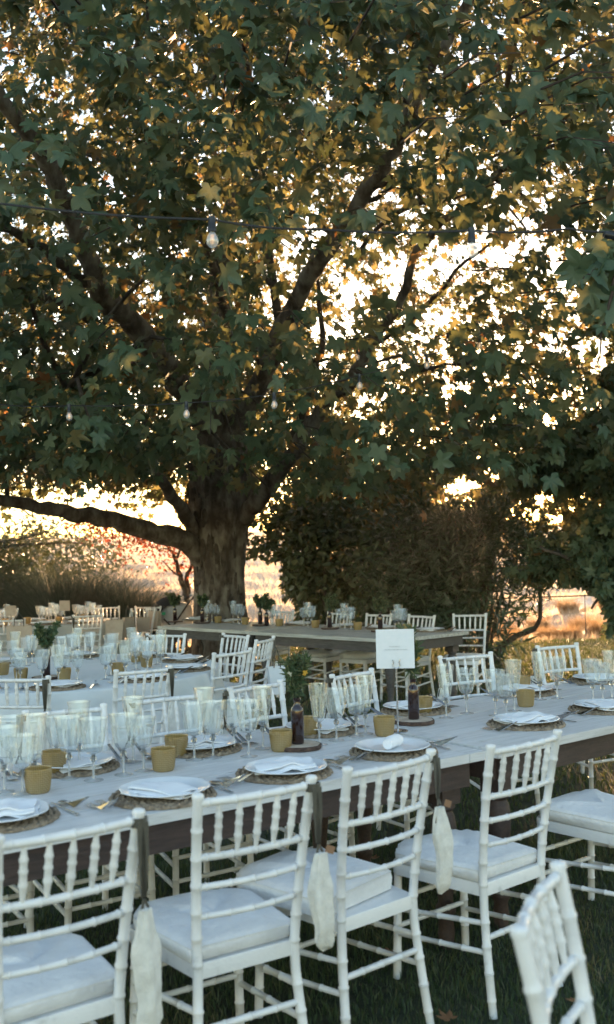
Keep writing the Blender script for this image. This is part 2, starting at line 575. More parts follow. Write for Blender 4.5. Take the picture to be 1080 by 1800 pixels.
def scatter(kind, P, tip, nrm_, size, tone, name, mat):
    T, tris = leaf_template(kind)
    b, t, n = leaf_frames(tip, nrm_)
    sz = size[:, None, None]
    m_ = len(P)
    cx_ = rng.uniform(.72, 1.12, (m_, 1, 1))                 # narrower and wider leaves
    cz_ = rng.uniform(.1, 2.3, (m_, 1, 1))                   # flat to strongly curled
    tw_ = rng.normal(size=(m_, 1, 1)) * .35                  # twist along the midrib
    Z_ = T[None, :, 2:3] * cz_ + tw_ * T[None, :, 0:1] * T[None, :, 1:2]
    L = T[None, :, 0:1] * cx_ * b[:, None, :] + T[None, :, 1:2] * t[:, None, :] + Z_ * n[:, None, :]
    # every leaf bends and twists a little differently
    v = P[:, None, :] + L * sz
    k = T.shape[0]
    base = (np.arange(len(P)) * k)[:, None, None]
    fl = tris[None] + base
    return np_mesh(name, v.reshape(-1, 3), fl.reshape(-1), 3, mat, tone=np.repeat(tone, k))


def rnd_dir(n, zb=0.0):
    d = rng.normal(size=(n, 3))
    d[:, 2] += zb
    return norm(d)


# ------------------------------------------------------------------ the plane tree
limbs_px = [  # (list of (x, y, D), radius start, radius end)
    ([(392, 885, 14.6), (398, 780, 14.6), (400, 690, 14.5), (396, 600, 14.4), (385, 500, 14.3), (400, 400, 14.2), (425, 280, 14.0), (430, 120, 13.8), (440, -60, 13.5), (450, -300, 13)], .34, .06),
    ([(360, 985, 14.5), (322, 950, 14.2), (262, 934, 13.9), (200, 915, 13.5), (150, 905, 13.2), (100, 897, 12.8), (35, 886, 12.3), (-60, 860, 11.6), (-200, 820, 10.8)], .22, .07),
    ([(345, 940, 14.4), (318, 895, 14.0), (285, 845, 13.4), (245, 800, 12.6), (190, 740, 11.6), (120, 690, 10.6)], .15, .04),
    ([(425, 905, 14.5), (455, 878, 14.2), (500, 820, 13.9), (540, 760, 13.6), (575, 705, 13.4), (625, 655, 13.2), (655, 600, 13.0), (705, 525, 12.8), (735, 440, 12.6), (800, 370, 12.3), (880, 300, 12.0)], .19, .045),
    ([(410, 770, 14.5), (450, 690, 14.1), (490, 600, 13.6), (530, 510, 13.1), (575, 440, 12.7), (625, 370, 12.4), (675, 295, 12.1), (705, 235, 11.9), (745, 130, 11.6), (790, 70, 11.4), (860, -60, 11.1)], .22, .07),
    ([(705, 235, 11.9), (735, 170, 11.8), (740, 110, 11.7), (765, 60, 11.6), (800, -40, 11.5)], .11, .06),
    ([(385, 760, 14.5), (330, 690, 13.8), (260, 600, 13.0), (180, 510, 12.2), (150, 440, 11.8), (118, 360, 11.5), (85, 285, 11.2), (30, 210, 10.9), (-60, 90, 10.4)], .26, .10),
    ([(185, 515, 12.2), (130, 480, 11.9), (85, 445, 11.6), (35, 415, 11.3), (-50, 380, 10.9)], .12, .05),
    ([(160, 560, 12.4), (80, 525, 11.9), (0, 510, 11.4), (-80, 505, 11)], .09, .05),
    ([(515, 775, 14.0), (540, 705, 13.8), (562, 640, 13.6), (565, 560, 13.5), (560, 480, 13.4)], .11, .03),
    ([(395, 560, 14.3), (375, 480, 14.0), (355, 420, 13.8), (340, 330, 13.5)], .12, .04),
    ([(515, 580, 13.3), (520, 540, 13.1), (495, 512, 12.9), (470, 495, 12.7), (462, 470, 12.6)], .07, .03),
    ([(495, 600, 13.6), (470, 400, 13.4), (467, 270, 13.2), (465, 200, 13.1)], .09, .05),
    ([(590, 420, 12.6), (530, 370, 12.4), (475, 420, 12.2)], .05, .03),
    ([(655, 330, 12.2), (745, 290, 11.8), (820, 280, 11.5), (900, 270, 11.2)], .06, .02),
    ([(650, 350, 12.3), (720, 320, 12.0), (800, 350, 11.8)], .05, .02),
    ([(700, 250, 11.9), (790, 185, 11.6), (890, 160, 11.3)], .06, .02),
    ([(620, 455, 12.8), (690, 380, 12.4), (780, 350, 12.1), (810, 325, 12.0)], .05, .02),
    ([(655, 600, 13.0), (720, 570, 12.5), (800, 480, 12.1), (860, 430, 11.8)], .05, .02),
    ([(575, 705, 13.4), (640, 670, 12.7), (720, 655, 12.2), (800, 640, 11.8)], .07, .02),
    ([(100, 0, 10.5), (125, 55, 10.6), (160, 90, 10.7), (220, 130, 10.9)], .04, .05),
]


def wobble(pts, amp=.06, sub=4):
    out = []
    P = [Vector(p) for p in pts]
    for i in range(len(P) - 1):
        a, b, c, d = P[max(i - 1, 0)], P[i], P[i + 1], P[min(i + 2, len(P) - 1)]
        for k in range(sub):
            t = k / sub
            q = 0.5 * ((2 * b) + (c - a) * t + (2 * a - 5 * b + 4 * c - d) * t * t + (-a + 3 * b - 3 * c + d) * t ** 3)
            out.append(q + Vector(rng.normal(size=3)) * amp * .35)
    out.append(P[-1])
    return out


limbs = []
for pl, r0, r1 in limbs_px:
    pts = wobble([at(x, y, D=D) for x, y, D in pl], amp=.05)
    k = len(pts)
    rad = [.78 * (r0 + (r1 - r0) * (i / (k - 1)) ** .8) * (1 + .06 * rng.normal()) for i in range(k)]
    limbs.append((pts, rad))

tree = thing('plane_tree', 'huge old plane tree with mottled bark and low spreading limbs behind the tables', 'tree', at(390, 1180, z=0))
BASE = Vector((at(388, 1170, D=14.6).x, 14.6, 0))
tree.location = BASE
inv = Matrix.Translation(-BASE)


def local(v):
    return v - BASE


# trunk: lofted rings with flare, fluting and burls
tv, tf = [], []
NT = 40
levels = [(-.05, .62, 0), (.08, .54, 0), (.25, .475, .0), (.55, .44, .0), (.9, .415, .0), (1.3, .40, .0), (1.7, .41, .01), (2.05, .45, .02), (2.35, .50, .03), (2.7, .50, .04), (3.0, .44, .05), (3.4, .39, .07), (3.9, .36, .08), (4.3, .34, .08)]
lv2 = []
for i in range(len(levels) - 1):
    for k in range(3):
        t = k / 3
        lv2.append(tuple(levels[i][q] * (1 - t) + levels[i + 1][q] * t for q in range(3)))
lv2.append(levels[-1])
for i, (z, r, dx) in enumerate(lv2):
    for j in range(NT):
        a = 2 * PI * j / NT
        f_ = 1 + .05 * math.sin(3 * a + z * .8) + .035 * math.sin(7 * a - z * 1.7) + .02 * math.sin(15 * a + z * 5) + .012 * rng.normal()
        f_ += max(0, .35 - z) * .5 * (math.sin(5 * a) ** 2)
        tv.append((.90 * r * f_ * math.cos(a) + dx, .90 * r * f_ * math.sin(a), z))
for i in range(len(lv2) - 1):
    for j in range(NT):
        tf.append((i * NT + j, i * NT + (j + 1) % NT, (i + 1) * NT + (j + 1) % NT, (i + 1) * NT + j))
tk = MB().add(tv, tf)
put('trunk', tk.mesh('trunk', M['bark'], sharp=80), tree)
for k, (pts, rad) in enumerate(limbs):
    me = MB().tube([local(p) for p in pts], rad, n=12 if rad[0] > .1 else 8).mesh('branch', M['bark'] if rad[0] > .1 else M['bark_dark'], sharp=80)
    put('branch', me, tree)
# peeling bark flakes and burl lumps on the trunk
flk = MB()
for k in range(150):
    a = rng.uniform(PI, 2 * PI)
    z = rng.uniform(.15, 3.3)
    r = .90 * np.interp(z, [l[0] for l in levels], [l[1] for l in levels])
    h, w = rng.uniform(.04, .20), rng.uniform(.015, .06)
    m_ = 9
    rr = rng.uniform(.55, 1.1, m_)
    ring = [(a + w * rr[q_] * math.cos(2 * PI * q_ / m_) / r, z + h * rr[q_] * math.sin(2 * PI * q_ / m_)) for q_ in range(m_)]

    def on(aa, zz, lift):
        f_ = 1 + .05 * math.sin(3 * aa + zz * .8) + .035 * math.sin(7 * aa - zz * 1.7) + .02 * math.sin(15 * aa + zz * 5)
        return ((r * f_ + lift) * math.cos(aa), (r * f_ + lift) * math.sin(aa), zz)
    vv = [on(aa, zz, -.01) for aa, zz in ring] + [on(aa, zz, .012) for aa, zz in ring] + [on(a, z, .018)]
    flk.add(vv, [(q_, (q_ + 1) % m_, m_ + (q_ + 1) % m_, m_ + q_) for q_ in range(m_)] + [(m_ + q_, m_ + (q_ + 1) % m_, 2 * m_) for q_ in range(m_)])
put('bark_flakes', flk.mesh('bark_flakes', M['bark_dark'], smooth=False), tree, kind='stuff')

# where the photograph shows open sky through the crown (cx, cy, rx, ry in photo pixels)
GAPS = [(497, 528, 42, 30), (535, 420, 36, 34), (1000, 485, 50, 40), (930, 452, 50, 26), (868, 438, 38, 20), (790, 455, 40, 22), (1040, 620, 30, 36),
        (1030, 700, 30, 26), (695, 480, 22, 40), (640, 415, 26, 16), (290, 345, 26, 12), (205, 345, 22, 14), (250, 510, 30, 14), (6, 100, 12, 30),
        (575, 590, 16, 30), (1010, 95, 26, 16), (620, 520, 22, 26), (330, 560, 10, 14), (560, 175, 24, 10), (700, 95, 16, 12), (430, 120, 12, 10),
        (770, 560, 26, 18), (880, 540, 20, 12), (840, 400, 20, 8), (500, 470, 14, 20)]
SUNGAPS = [(812, 856, 26, 13), (812, 856, 26, 13), (772, 882, 16, 9), (826, 884, 18, 10), (745, 852, 9, 6), (700, 836, 9, 6), (870, 838, 8, 6), (958, 872, 20, 10), (934, 903, 16, 9), (978, 915, 11, 7), (650, 808, 14, 8), (560, 800, 8, 6), (660, 695, 16, 12), (700, 640, 14, 10), (785, 690, 10, 16)]
lp = np.array([tuple(p) for pts, rad in [limbs[q_] for q_ in (3, 4, 6, 7, 9, 10)] for p in pts])
lx, ly, lD = pix(lp)
lr = np.array([r for pts, rad in [limbs[q_] for q_ in (3, 4, 6, 7, 9, 10)] for r in rad]) * F / lD
tx_, ty_, tD_ = pix(np.array([(BASE.x, BASE.y, z) for z in np.linspace(.2, 3.0, 12)]))


def canopy_keep(P):
    """thin the crown where the photo shows sky or limbs; returns keep mask"""
    x, y, D = pix(P)
    keep = np.ones(len(P), bool)
    for cx, cy, rx, ry in GAPS:
        d = ((x - cx) / (rx + 8)) ** 2 + ((y - cy) / (ry + 8)) ** 2
        keep &= ~((d < 1.0 + .25 * rng.normal(size=len(P))) & (rng.random(len(P)) < .62))
    for cx, cy, rx, ry in SUNGAPS:
        d = ((x - cx) / rx) ** 2 + ((y - cy) / ry) ** 2
        keep &= ~((d < 1.6 + .6 * rng.normal(size=len(P))) & (rng.random(len(P)) < .80))
    # limbs in front
    for s0 in range(0, len(lx), 1):
        d = np.hypot(x - lx[s0], y - ly[s0])
        hit = (d < lr[s0] * 1.25 + 4) & (D < lD[s0] + .1)
        keep &= ~(hit & (rng.random(len(P)) < .52))
    return keep


def underside(x, y):
    """height of the lowest leaves over the ground"""
    D = y
    base = np.interp(D, [4, 5.5, 7, 7.6, 8.3, 9, 11, 13, 16, 22], [3.7, 3.5, 3.3, 3.1, 2.3, 2.2, 2.20, 2.35, 2.5, 2.3])
    base = base + .12 * np.sin(x * 2.3 + y) + .1 * np.sin(x * 5.1 - y * 2)
    return base


def noise3(P, sc, seed):
    r = np.random.default_rng(seed)
    out = np.zeros(len(P))
    for k in range(7):
        w = r.normal(size=3) * sc
        out += np.sin(P @ w + r.uniform(0, 6.28))
    return out / 7


# spray centres, uniformly through the crown
NS = 27000
C0 = np.array([BASE.x + .6, 13.6, 6.6])
R0 = np.array([9.5, 9.0, 6.2])
q = rng.uniform(-1, 1, size=(NS, 3))
q = q[(q ** 2).sum(1) < 1]
SP = C0 + q * R0
low = underside(SP[:, 0], SP[:, 1])
SP = SP[SP[:, 2] > low + .25]
shell = (((SP - C0) / R0) ** 2).sum(1)
dens = .42 + .5 * shell + .9 * noise3(SP, 1.5, 3)
# the lower front boughs are thick
dens += .5 * np.exp(-((SP[:, 2] - underside(SP[:, 0], SP[:, 1]) - .9) / .9) ** 2)
sx, sy, sD = pix(SP)
dens -= .22 * ((sx > 760) & (sy > 330) & (sy < 740))
dens -= .10 * ((sx > 430) & (sx < 760) & (sy > 380) & (sy < 720))
dens += .25 * ((sx < 480) & (sy > 480) & (sy < 880))
dens += .10 * (sy < 200)
fine_n = noise3(SP, 4.5, 21)
dens += .50 * fine_n + .06 + .06 * ((sx < 560) & (sy < 300))
dens -= .10 * ((sx > 560) & (sy > 300) & (sy < 760))
inframe = (sx > -120) & (sx < 1200) & (sy > -120) & (sD > 3)
dens *= np.where(inframe, .82, .40)
SP = SP[rng.random(len(SP)) < dens]
# a further curtain: the crown's back side, away from the trunk, seen gold against the sun
PL = 14
ns = len(SP)
out_dir = norm(np.stack([SP[:, 0] - BASE.x, SP[:, 1] - BASE.y, np.zeros(ns)], 1) + rng.normal(size=(ns, 3)) * .45)
out_dir[:, 2] -= .25
out_dir = norm(out_dir)
tt = rng.uniform(-.5, .55, size=(ns, PL))
LP = SP[:, None, :] + out_dir[:, None, :] * tt[..., None] + rng.normal(size=(ns, PL, 3)) * np.array([.13, .13, .08])
LP[..., 2] -= .22 * tt ** 2
LP = LP.reshape(-1, 3)
od = np.repeat(out_dir, PL, 0)
tip = norm(od * .7 + rng.normal(size=LP.shape) * .55 + np.array([0, 0, -.55]))
side = rng.normal(size=LP.shape) * .55
nr = norm(side + np.array([0, -.40, .75]) + od * .25)
size = rng.uniform(.055, .132, len(LP)) * np.interp(LP[:, 1], [7, 9.5, 12], [1.22, 1.22, 1.0])
kp = canopy_keep(LP)
LP, tip, nr, size = LP[kp], tip[kp], nr[kp], size[kp]
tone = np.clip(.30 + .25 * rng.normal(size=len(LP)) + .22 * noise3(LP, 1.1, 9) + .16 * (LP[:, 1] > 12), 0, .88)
rare = rng.random(len(LP))
tone = np.where(rare < .012, rng.uniform(.85, 1.0, len(LP)), tone)
px_, py_, pD_ = pix(LP)
# never hang in front of the seated tables or the lens
ok = (pD_ > np.where(py_ < 600, 6.3, 6.9)) & ~((py_ > 905 + 20 * rng.normal(size=len(LP))) & (pD_ < 15) & (px_ > -60) & (px_ < 1140))
LP, tip, nr, size, tone, px_, py_, pD_ = [a[ok] for a in (LP, tip, nr, size, tone, px_, py_, pD_)]
# the 300 nearest visible leaves are leaves of their own; the rest is foliage
vis = (px_ > 0) & (px_ < 1080) & (py_ > 0) & (py_ < 900)
score = np.where(vis, size / pD_, 0)
order = np.argsort(-score)
big, rest = order[:290], order[290:]
nleaf = len(LP)
me = scatter('plane', LP[rest] - np.array(BASE), tip[rest], nr[rest], size[rest], tone[rest], 'foliage', M['plane_leaf'])
put('foliage', me, tree, kind='stuff')
lt, ltr = leaf_template('plane_fine')
fine = []
for k in range(6):
    w = lt.copy()
    w[:, 2] += .10 * np.sin(w[:, 0] * (3 + k) + k) + .08 * np.sin(w[:, 1] * (4 + k * .7) + 2 * k)
    pet = np.array([(-.012, .05, 0), (.012, .05, 0), (.006, -.32, .05), (-.006, -.32, .05)])
    vv = np.concatenate([w, pet])
    nb = len(w)
    tr_ = np.concatenate([ltr, [(nb, nb + 1, nb + 2), (nb, nb + 2, nb + 3)]])
    fine.append(np_mesh('leaf', vv, tr_, 3, M['plane_leaf'], tone=np.full(len(vv), [.12, .28, .42, .55, .36, .66][k])))
b_, t_, n__ = leaf_frames(tip[big], nr[big])
for k, i in enumerate(big):
    o = bpy.data.objects.new('leaf', fine[rng.integers(0, 6) if rng.random() < .35 else rng.integers(0, 3)])
    COL.objects.link(o)
    o.parent = tree
    mt = Matrix(((b_[k][0], t_[k][0], n__[k][0]), (b_[k][1], t_[k][1], n__[k][1]), (b_[k][2], t_[k][2], n__[k][2]))).to_4x4()
    o.matrix_local = Matrix.Translation(Vector(LP[i]) - BASE) @ mt @ Matrix.Scale(float(size[i]) * 1.1, 4)
# twigs that carry the sprays
tw = MB()
sel = rng.choice(ns, size=min(1500, ns), replace=False)
for i in sel:
    c, d = Vector(SP[i]) - BASE, Vector(out_dir[i])
    tw.tube([c - d * .65 + Vector((0, 0, .02)), c - d * .1 + Vector((0, 0, .05)), c + d * .5 - Vector((0, 0, .08))], [.010, .007, .003], n=4, caps=False)
put('twigs', tw.mesh('twigs', M['twig']), tree, kind='stuff')
# secondary boughs from limbs to a sample of sprays
limb_pts = np.array([tuple(p) for pts, rad in limbs for p in pts])
sb = MB()
for i in rng.choice(ns, size=240, replace=False):
    c = SP[i]
    d = np.linalg.norm(limb_pts - c, axis=1)
    j = int(np.argmin(d + (limb_pts[:, 2] > c[2] + 1.5) * 3))
    if d[j] < 3.2:
        a, b = Vector(limb_pts[j]) - BASE, Vector(c) - BASE
        mid = (a + b) / 2 + Vector((0, 0, .12 * d[j])) + Vector(rng.normal(size=3)) * .1
        sb.tube([a, a.lerp(mid, .6) + Vector(rng.normal(size=3)) * .05, mid, mid.lerp(b, .6) + Vector(rng.normal(size=3)) * .05, b], [.035, .028, .022, .015, .008], n=5, caps=False)
put('boughs', sb.mesh('boughs', M['bark_dark'], sharp=80), tree, kind='stuff')


# ------------------------------------------------------------------ shrubs and smaller trees
def leafy(name, label, cat, center, radii, nl, kind, mat, size, stems, droop=-.2, tones=(.1, .9), keep=None, group=None, clump=14, clr=.22, stem_r=.03, zmin=.05):
    """shrub or tree: foliage through the volume, in clumps; stems as parts"""
    root = thing(name, label, cat, (center[0], center[1], 0), 0, group)
    B = np.array([center[0], center[1], 0.0])
    nc = max(4, nl // clump)
    qq = rng.normal(size=(nc * 2, 3))
    qq = norm(qq) * (rng.random((nc * 2, 1)) ** (1 / 2.2))
    cc = np.array(center) + qq * np.array(radii)
    cc *= 1
    cc = cc[cc[:, 2] > zmin]
    cc = cc[noise3(cc, 2.6, 5) + .35 > rng.random(len(cc)) * .35 - .1][:nc]
    P = np.repeat(cc, clump, 0) + rng.normal(size=(len(cc) * clump, 3)) * clr * np.array([1, 1, .8])
    # stray shoots that break the outline
    nsh = max(8, nl // 130)
    qd = rnd_dir(nsh, .7)
    qd[:, 2] = np.abs(qd[:, 2])
    ln_ = np.linspace(.7, 1.0, 14)[None, :, None] * rng.uniform(1.0, 1.38, (nsh, 1, 1))
    sh_ = np.array(center) + qd[:, None, :] * np.array(radii) * ln_ + rng.normal(size=(nsh, 14, 3)) * .05
    P = np.concatenate([P, sh_.reshape(-1, 3)])
    if keep is not None:
        P = P[keep(P)]
    P = P[P[:, 2] > zmin]
    o_ = norm(P - np.array(center))
    tp_ = norm(o_ * .6 + rng.normal(size=P.shape) * .7 + np.array([0, 0, droop]))
    nn = norm(rng.normal(size=P.shape) * .6 + np.array([0, -.3, .7]) + o_ * .4)
    sz = rng.uniform(.7, 1.25, len(P)) * size
    tn = np.clip(rng.uniform(tones[0], tones[1], len(P)) + .15 * noise3(P, 2, 8), 0, 1)
    put('foliage', scatter(kind, P - B, tp_, nn, sz, tn, 'foliage', mat), root, kind='stuff')
    for s in stems:
        pts = wobble([Vector(p) - Vector(B) for p in s[0]], amp=.04)
        k = len(pts)
        put('stem', MB().tube(pts, [s[1] * (1 - .7 * i / (k - 1)) for i in range(k)], n=7).mesh('stem', M['bark_dark'], sharp=80), root)
    return root


def auto_stems(center, radii, n, r):
    out = []
    for k in range(n):
        a = rng.uniform(0, 2 * PI)
        e = Vector((center[0] + radii[0] * .6 * math.cos(a), center[1] + radii[1] * .6 * math.sin(a), center[2] + radii[2] * rng.uniform(.0, .6)))
        b = Vector((center[0] + .25 * math.cos(a), center[1] + .25 * math.sin(a), -.05))
        out.append(([b, b.lerp(e, .35) + Vector((0, 0, .12)), b.lerp(e, .7) + Vector((0, 0, .1)), e], r))
    return out


def open_right(P):           # the field shows through low on the right
    x, y, D = pix(P)
    bad = (((x - 1020) / 65) ** 2 + ((y - 1085) / 70) ** 2 < 1) | ((y > 1120) & (x > 800)) | ((x > 850) & (x < 1010) & (y > 1085))
    bad |= ((x > 428) & (x < 500) & (y > 985)) | ((x < 520) & (y > 1050)) 
    bad |= (((x - 795) / 60) ** 2 + ((y - 866) / 30) ** 2 < .5 + .3 * rng.normal(size=len(P))) & (rng.random(len(P)) < .62)
    bad |= (((x - 955) / 70) ** 2 + ((y - 895) / 36) ** 2 < .5 + .35 * rng.normal(size=len(P))) & (rng.random(len(P)) < .62)
    bad |= ((x > 850) & (y > 1040) & (rng.random(len(P)) < .5))
    for cx, cy, rx, ry in SUNGAPS:
        bad |= (((x - cx) / rx) ** 2 + ((y - cy) / ry) ** 2 < 1.5 + .5 * rng.normal(size=len(P))) & (rng.random(len(P)) < .72)
    return ~bad


c = (at(570, 1000, D=17.5).x, 17.5, 1.35)
leafy('laurel_shrub', 'broad dark glossy-leaved shrub right of the big trunk behind the rear table', 'shrub', c, (1.35, 1.0, 1.25), 5200, 'oval', M['shrub_leaf'], .14, auto_stems(c, (1.3, .9, 1.2), 7, .04), keep=open_right, zmin=.1, clr=.2)
c = (at(700, 1000, D=16.6).x, 16.6, 1.15)
leafy('laurel_shrub', 'dark leafy shrub behind the middle of the rear table, beside the oleander', 'shrub', c, (1.1, .9, 1.1), 3800, 'oval', M['shrub_leaf'], .13, auto_stems(c, (1.1, .9, 1.1), 6, .035), keep=open_right, zmin=.1, clr=.2)
c = (at(825, 1000, D=15.4).x, 15.4, 1.35)
lean = [at(868, 1180, D=14.6), at(880, 1140, D=14.7), at(910, 1118, D=14.8), at(945, 1100, D=14.9), at(950, 1030, D=15), at(930, 960, D=15.2)]
leafy('oleander_bush', 'tall oleander with narrow leaves and a leaning bare stem at the right', 'shrub', c, (1.3, .9, 1.15), 9500, 'narrow', M['oleander_leaf'], .17, auto_stems(c, (1.2, .8, 1.1), 9, .028) + [(lean, .06)], keep=open_right, clump=18, clr=.2, droop=.1, zmin=.15)
c = (at(895, 1150, D=13.0).x - .25, 13.6, .42)
leafy('oleander_sucker', 'low clump of narrow oleander shoots on the lawn right of the rear table', 'plant', c, (.55, .4, .34), 260, 'narrow', M['oleander_leaf'], .2, auto_stems(c, (.4, .3, .3), 5, .012), clump=12, clr=.1, droop=.3)
c = (at(640, 905, D=21).x, 21, 2.5)
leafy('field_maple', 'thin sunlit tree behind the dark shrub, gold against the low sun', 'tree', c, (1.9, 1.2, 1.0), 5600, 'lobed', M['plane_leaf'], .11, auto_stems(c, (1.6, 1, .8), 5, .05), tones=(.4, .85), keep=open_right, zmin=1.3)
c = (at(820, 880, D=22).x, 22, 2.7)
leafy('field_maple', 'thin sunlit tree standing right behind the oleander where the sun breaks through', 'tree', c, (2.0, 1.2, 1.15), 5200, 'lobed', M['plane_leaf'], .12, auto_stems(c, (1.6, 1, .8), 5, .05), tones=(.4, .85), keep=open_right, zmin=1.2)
c = (at(985, 900, D=17).x, 17, 2.5)
leafy('field_maple', 'ragged small tree at the far right in front of the glowing sky', 'tree', c, (1.3, 1.2, 1.4), 2600, 'lobed', M['plane_leaf'], .12, [([(c[0] + 1.2, 17.3, -.1), (c[0] + 1.1, 17.2, 1.2), (c[0] + .5, 17.1, 2.2), (c[0], 17, 2.9)], .07)], tones=(.2, .7), keep=open_right, zmin=1.0)


# right-hand tree whose boughs hang into the picture
def right_keep(P):
    x, y, D = pix(P)
    g = ((x - 1010) / 60) ** 2 + ((y - 1085) / 60) ** 2 < 1
    g |= (x < 880 + (y - 760) * .25) & (y < 1000)
    g |= (((x - 955) / 85) ** 2 + ((y - 905) / 48) ** 2 < .75) & (rng.random(len(P)) < .85)
    g |= (y > 1120 + 10 * np.sin(x * .08)) & (x < 1100)
    for cx, cy, rx, ry in GAPS + SUNGAPS:
        g |= ((x - cx) / rx) ** 2 + ((y - cy) / ry) ** 2 < 1
    return ~g


rt = thing('oak_tree', 'dark tree at the right edge with lobed leaves hanging beside the field', 'tree', (5.6, 12.0, 0))
RB = np.array([5.6, 12.0, 0])
put('trunk', MB().tube(wobble([(0, 0, -.1), (-.05, 0, 1.0), (.05, 0, 2.2), (-.1, 0, 3.8), (0, .1, 5.5)], .03), [.26, .24, .22, .22, .21, .20, .2, .19, .18, .17, .16, .15, .14, .13, .12, .1, .08], n=12).mesh('trunk', M['bark_dark'], sharp=80), rt)
for pl, r0, r1 in [([(1400, 760, 12.0), (1250, 750, 11.7), (1120, 765, 11.5), (1060, 770, 11.4), (1000, 775, 11.2), (955, 770, 11.1)], .09, .02),
                   ([(1400, 880, 12.0), (1250, 900, 11.9), (1100, 960, 11.6), (1020, 985, 11.4), (950, 960, 11.3)], .06, .015),
                   ([(1300, 930, 11.9), (1150, 990, 11.7), (1080, 1030, 11.5), (1040, 1070, 11.4)], .05, .012),
                   ([(1350, 600, 11.8), (1200, 620, 11.4), (1090, 660, 11.0), (1045, 705, 10.9)], .05, .012)]:
    pts = [p - Vector(RB) for p in wobble([at(x, y, D=D) for x, y, D in pl], .03)]
    put('branch', MB().tube(pts, list(np.linspace(r0, r1, len(pts))), n=8).mesh('branch', M['bark_dark'], sharp=80), rt)
pcs = []
for (x, y, D, rx, ry, rd, n) in [(1060, 1010, 11.4, 75, 70, .8, 1500), (1040, 1085, 11.3, 48, 42, .4, 420), (1090, 930, 11.6, 90, 60, .9, 600), (940, 985, 12.4, 60, 40, .6, 700), (1060, 800, 11.3, 110, 75, 1.0, 950),
                              (960, 830, 12.2, 90, 50, .9, 450), (1075, 690, 11.2, 60, 50, .8, 350), (1250, 850, 12, 130, 260, 1.6, 2600), (1300, 500, 12, 170, 250, 1.6, 2200), (1060, 580, 11, 35, 60, .6, 130)]:
    c = np.array(at(x, y, D=D))
    s = D / F
    pcs.append(c + norm(rng.normal(size=(n, 3))) * (rng.random((n, 1)) ** .45) * np.array([rx * s, rd, ry * s]))
P = np.concatenate(pcs)
P = P[right_keep(P)]
tp_ = norm(rng.normal(size=P.shape) * .6 + np.array([-.2, 0, -.6]))
nn = norm(rng.normal(size=P.shape) * .6 + np.array([0, -.35, .7]))
put('foliage', scatter('plane', P - RB, tp_, nn, rng.uniform(.07, .12, len(P)), np.clip(.25 + .22 * rng.normal(size=len(P)), 0, .85), 'foliage', M['plane_leaf']), rt, kind='stuff')

# the near bough at the right edge (leaves close to the lens), part of the plane tree's outer growth
nb = thing('hanging_bough', 'near leafy bough hanging into the picture at the upper right edge', 'branch', (1.9, 5.0, 2.9))
NBP = np.array([1.9, 5.0, 2.9])
for pl in ([(1250, 330, 5.0), (1150, 400, 4.9), (1085, 440, 4.9), (1050, 470, 4.8), (1025, 490, 4.8)], [(1085, 440, 4.9), (1078, 500, 4.8), (1060, 580, 4.8), (1050, 640, 4.8)]):
    pts = [p - Vector(NBP) for p in wobble([at(x, y, D=D) for x, y, D in pl], .02)]
    put('twig', MB().tube(pts, list(np.linspace(.012, .003, len(pts))), n=6).mesh('twig', M['twig']), nb)
for (x, y, s) in [(1022, 470, .16), (1045, 478, .15), (1070, 465, .17), (1040, 520, .13), (1068, 525, .17), (1080, 490, .16), (1085, 545, .15), (1010, 492, .10), (1066, 440, .13), (1095, 430, .18), (1120, 470, .17), (1110, 380, .16), (1150, 420, .17), (1058, 585, .07), (1066, 560, .08)]:
    o = put('leaf', fine[rng.integers(0, 3)], nb)
    t = Vector((rng.normal() * .35, rng.normal() * .3, -1)).normalized()
    n_l = Vector((rng.normal() * .4, -.9, .35))
    n_l = (n_l - t * n_l.dot(t)).normalized()
    b = t.cross(n_l)
    o.matrix_local = Matrix.Translation(at(x, y - 12, D=4.8) - Vector(NBP)) @ Matrix((b, t, n_l)).transposed().to_4x4() @ Matrix.Scale(s, 4)

# left background: hedge, conifer boughs, red-leaved tree, pampas clumps
c = (at(-30, 1010, D=19).x, 19, 1.0)
leafy('evergreen_shrub', 'dark evergreen shrub at the left edge beside the ornamental grasses', 'shrub', c, (1.45, .9, 1.0), 7000, 'chip', M['shrub_leaf'], .11, auto_stems(c, (1.1, .8, .9), 6, .03), clr=.16)
c = (at(70, 960, D=24).x, 24, 1.55)
leafy('silver_bush', 'pale airy bush behind the ornamental grasses with light sparkling through', 'shrub', c, (2.0, 1.0, 1.1), 4200, 'oval', M['shrub_leaf'], .11, auto_stems(c, (1.7, .9, 1.0), 7, .03), tones=(.4, 1), clr=.26)
ct = thing('cedar_tree', 'cedar whose thin flat boughs reach in from the left edge', 'tree', (-8.2, 19.5, 0))
CB = np.array([-8.2, 19.5, 0])
put('trunk', MB().tube([(0, 0, -.1), (0, 0, 2), (.1, 0, 4), (.1, .1, 6.5)], [.2, .18, .14, .05], n=10).mesh('trunk', M['bark_dark'], sharp=80), ct)
pc = []
for pl in ([(-260, 960, 19.5), (-100, 957, 19.2), (0, 953, 19), (45, 945, 18.9), (85, 934, 18.8)], [(-260, 990, 19.5), (-100, 970, 19.2), (0, 962, 19), (70, 955, 18.9), (150, 956, 18.6)],
           [(-260, 840, 19.5), (-80, 850, 19), (10, 880, 18.8), (60, 910, 18.6)]):
    pts = wobble([at(x, y, D=D) for x, y, D in pl], .02)
    put('branch', MB().tube([p - Vector(CB) for p in pts], list(np.linspace(.05, .012, len(pts))), n=6).mesh('branch', M['bark_dark'], sharp=80), ct)
    for p in pts:
        pc.append(np.array(p) + rng.normal(size=(75, 3)) * np.array([.22, .35, .045]))
P = np.concatenate(pc)
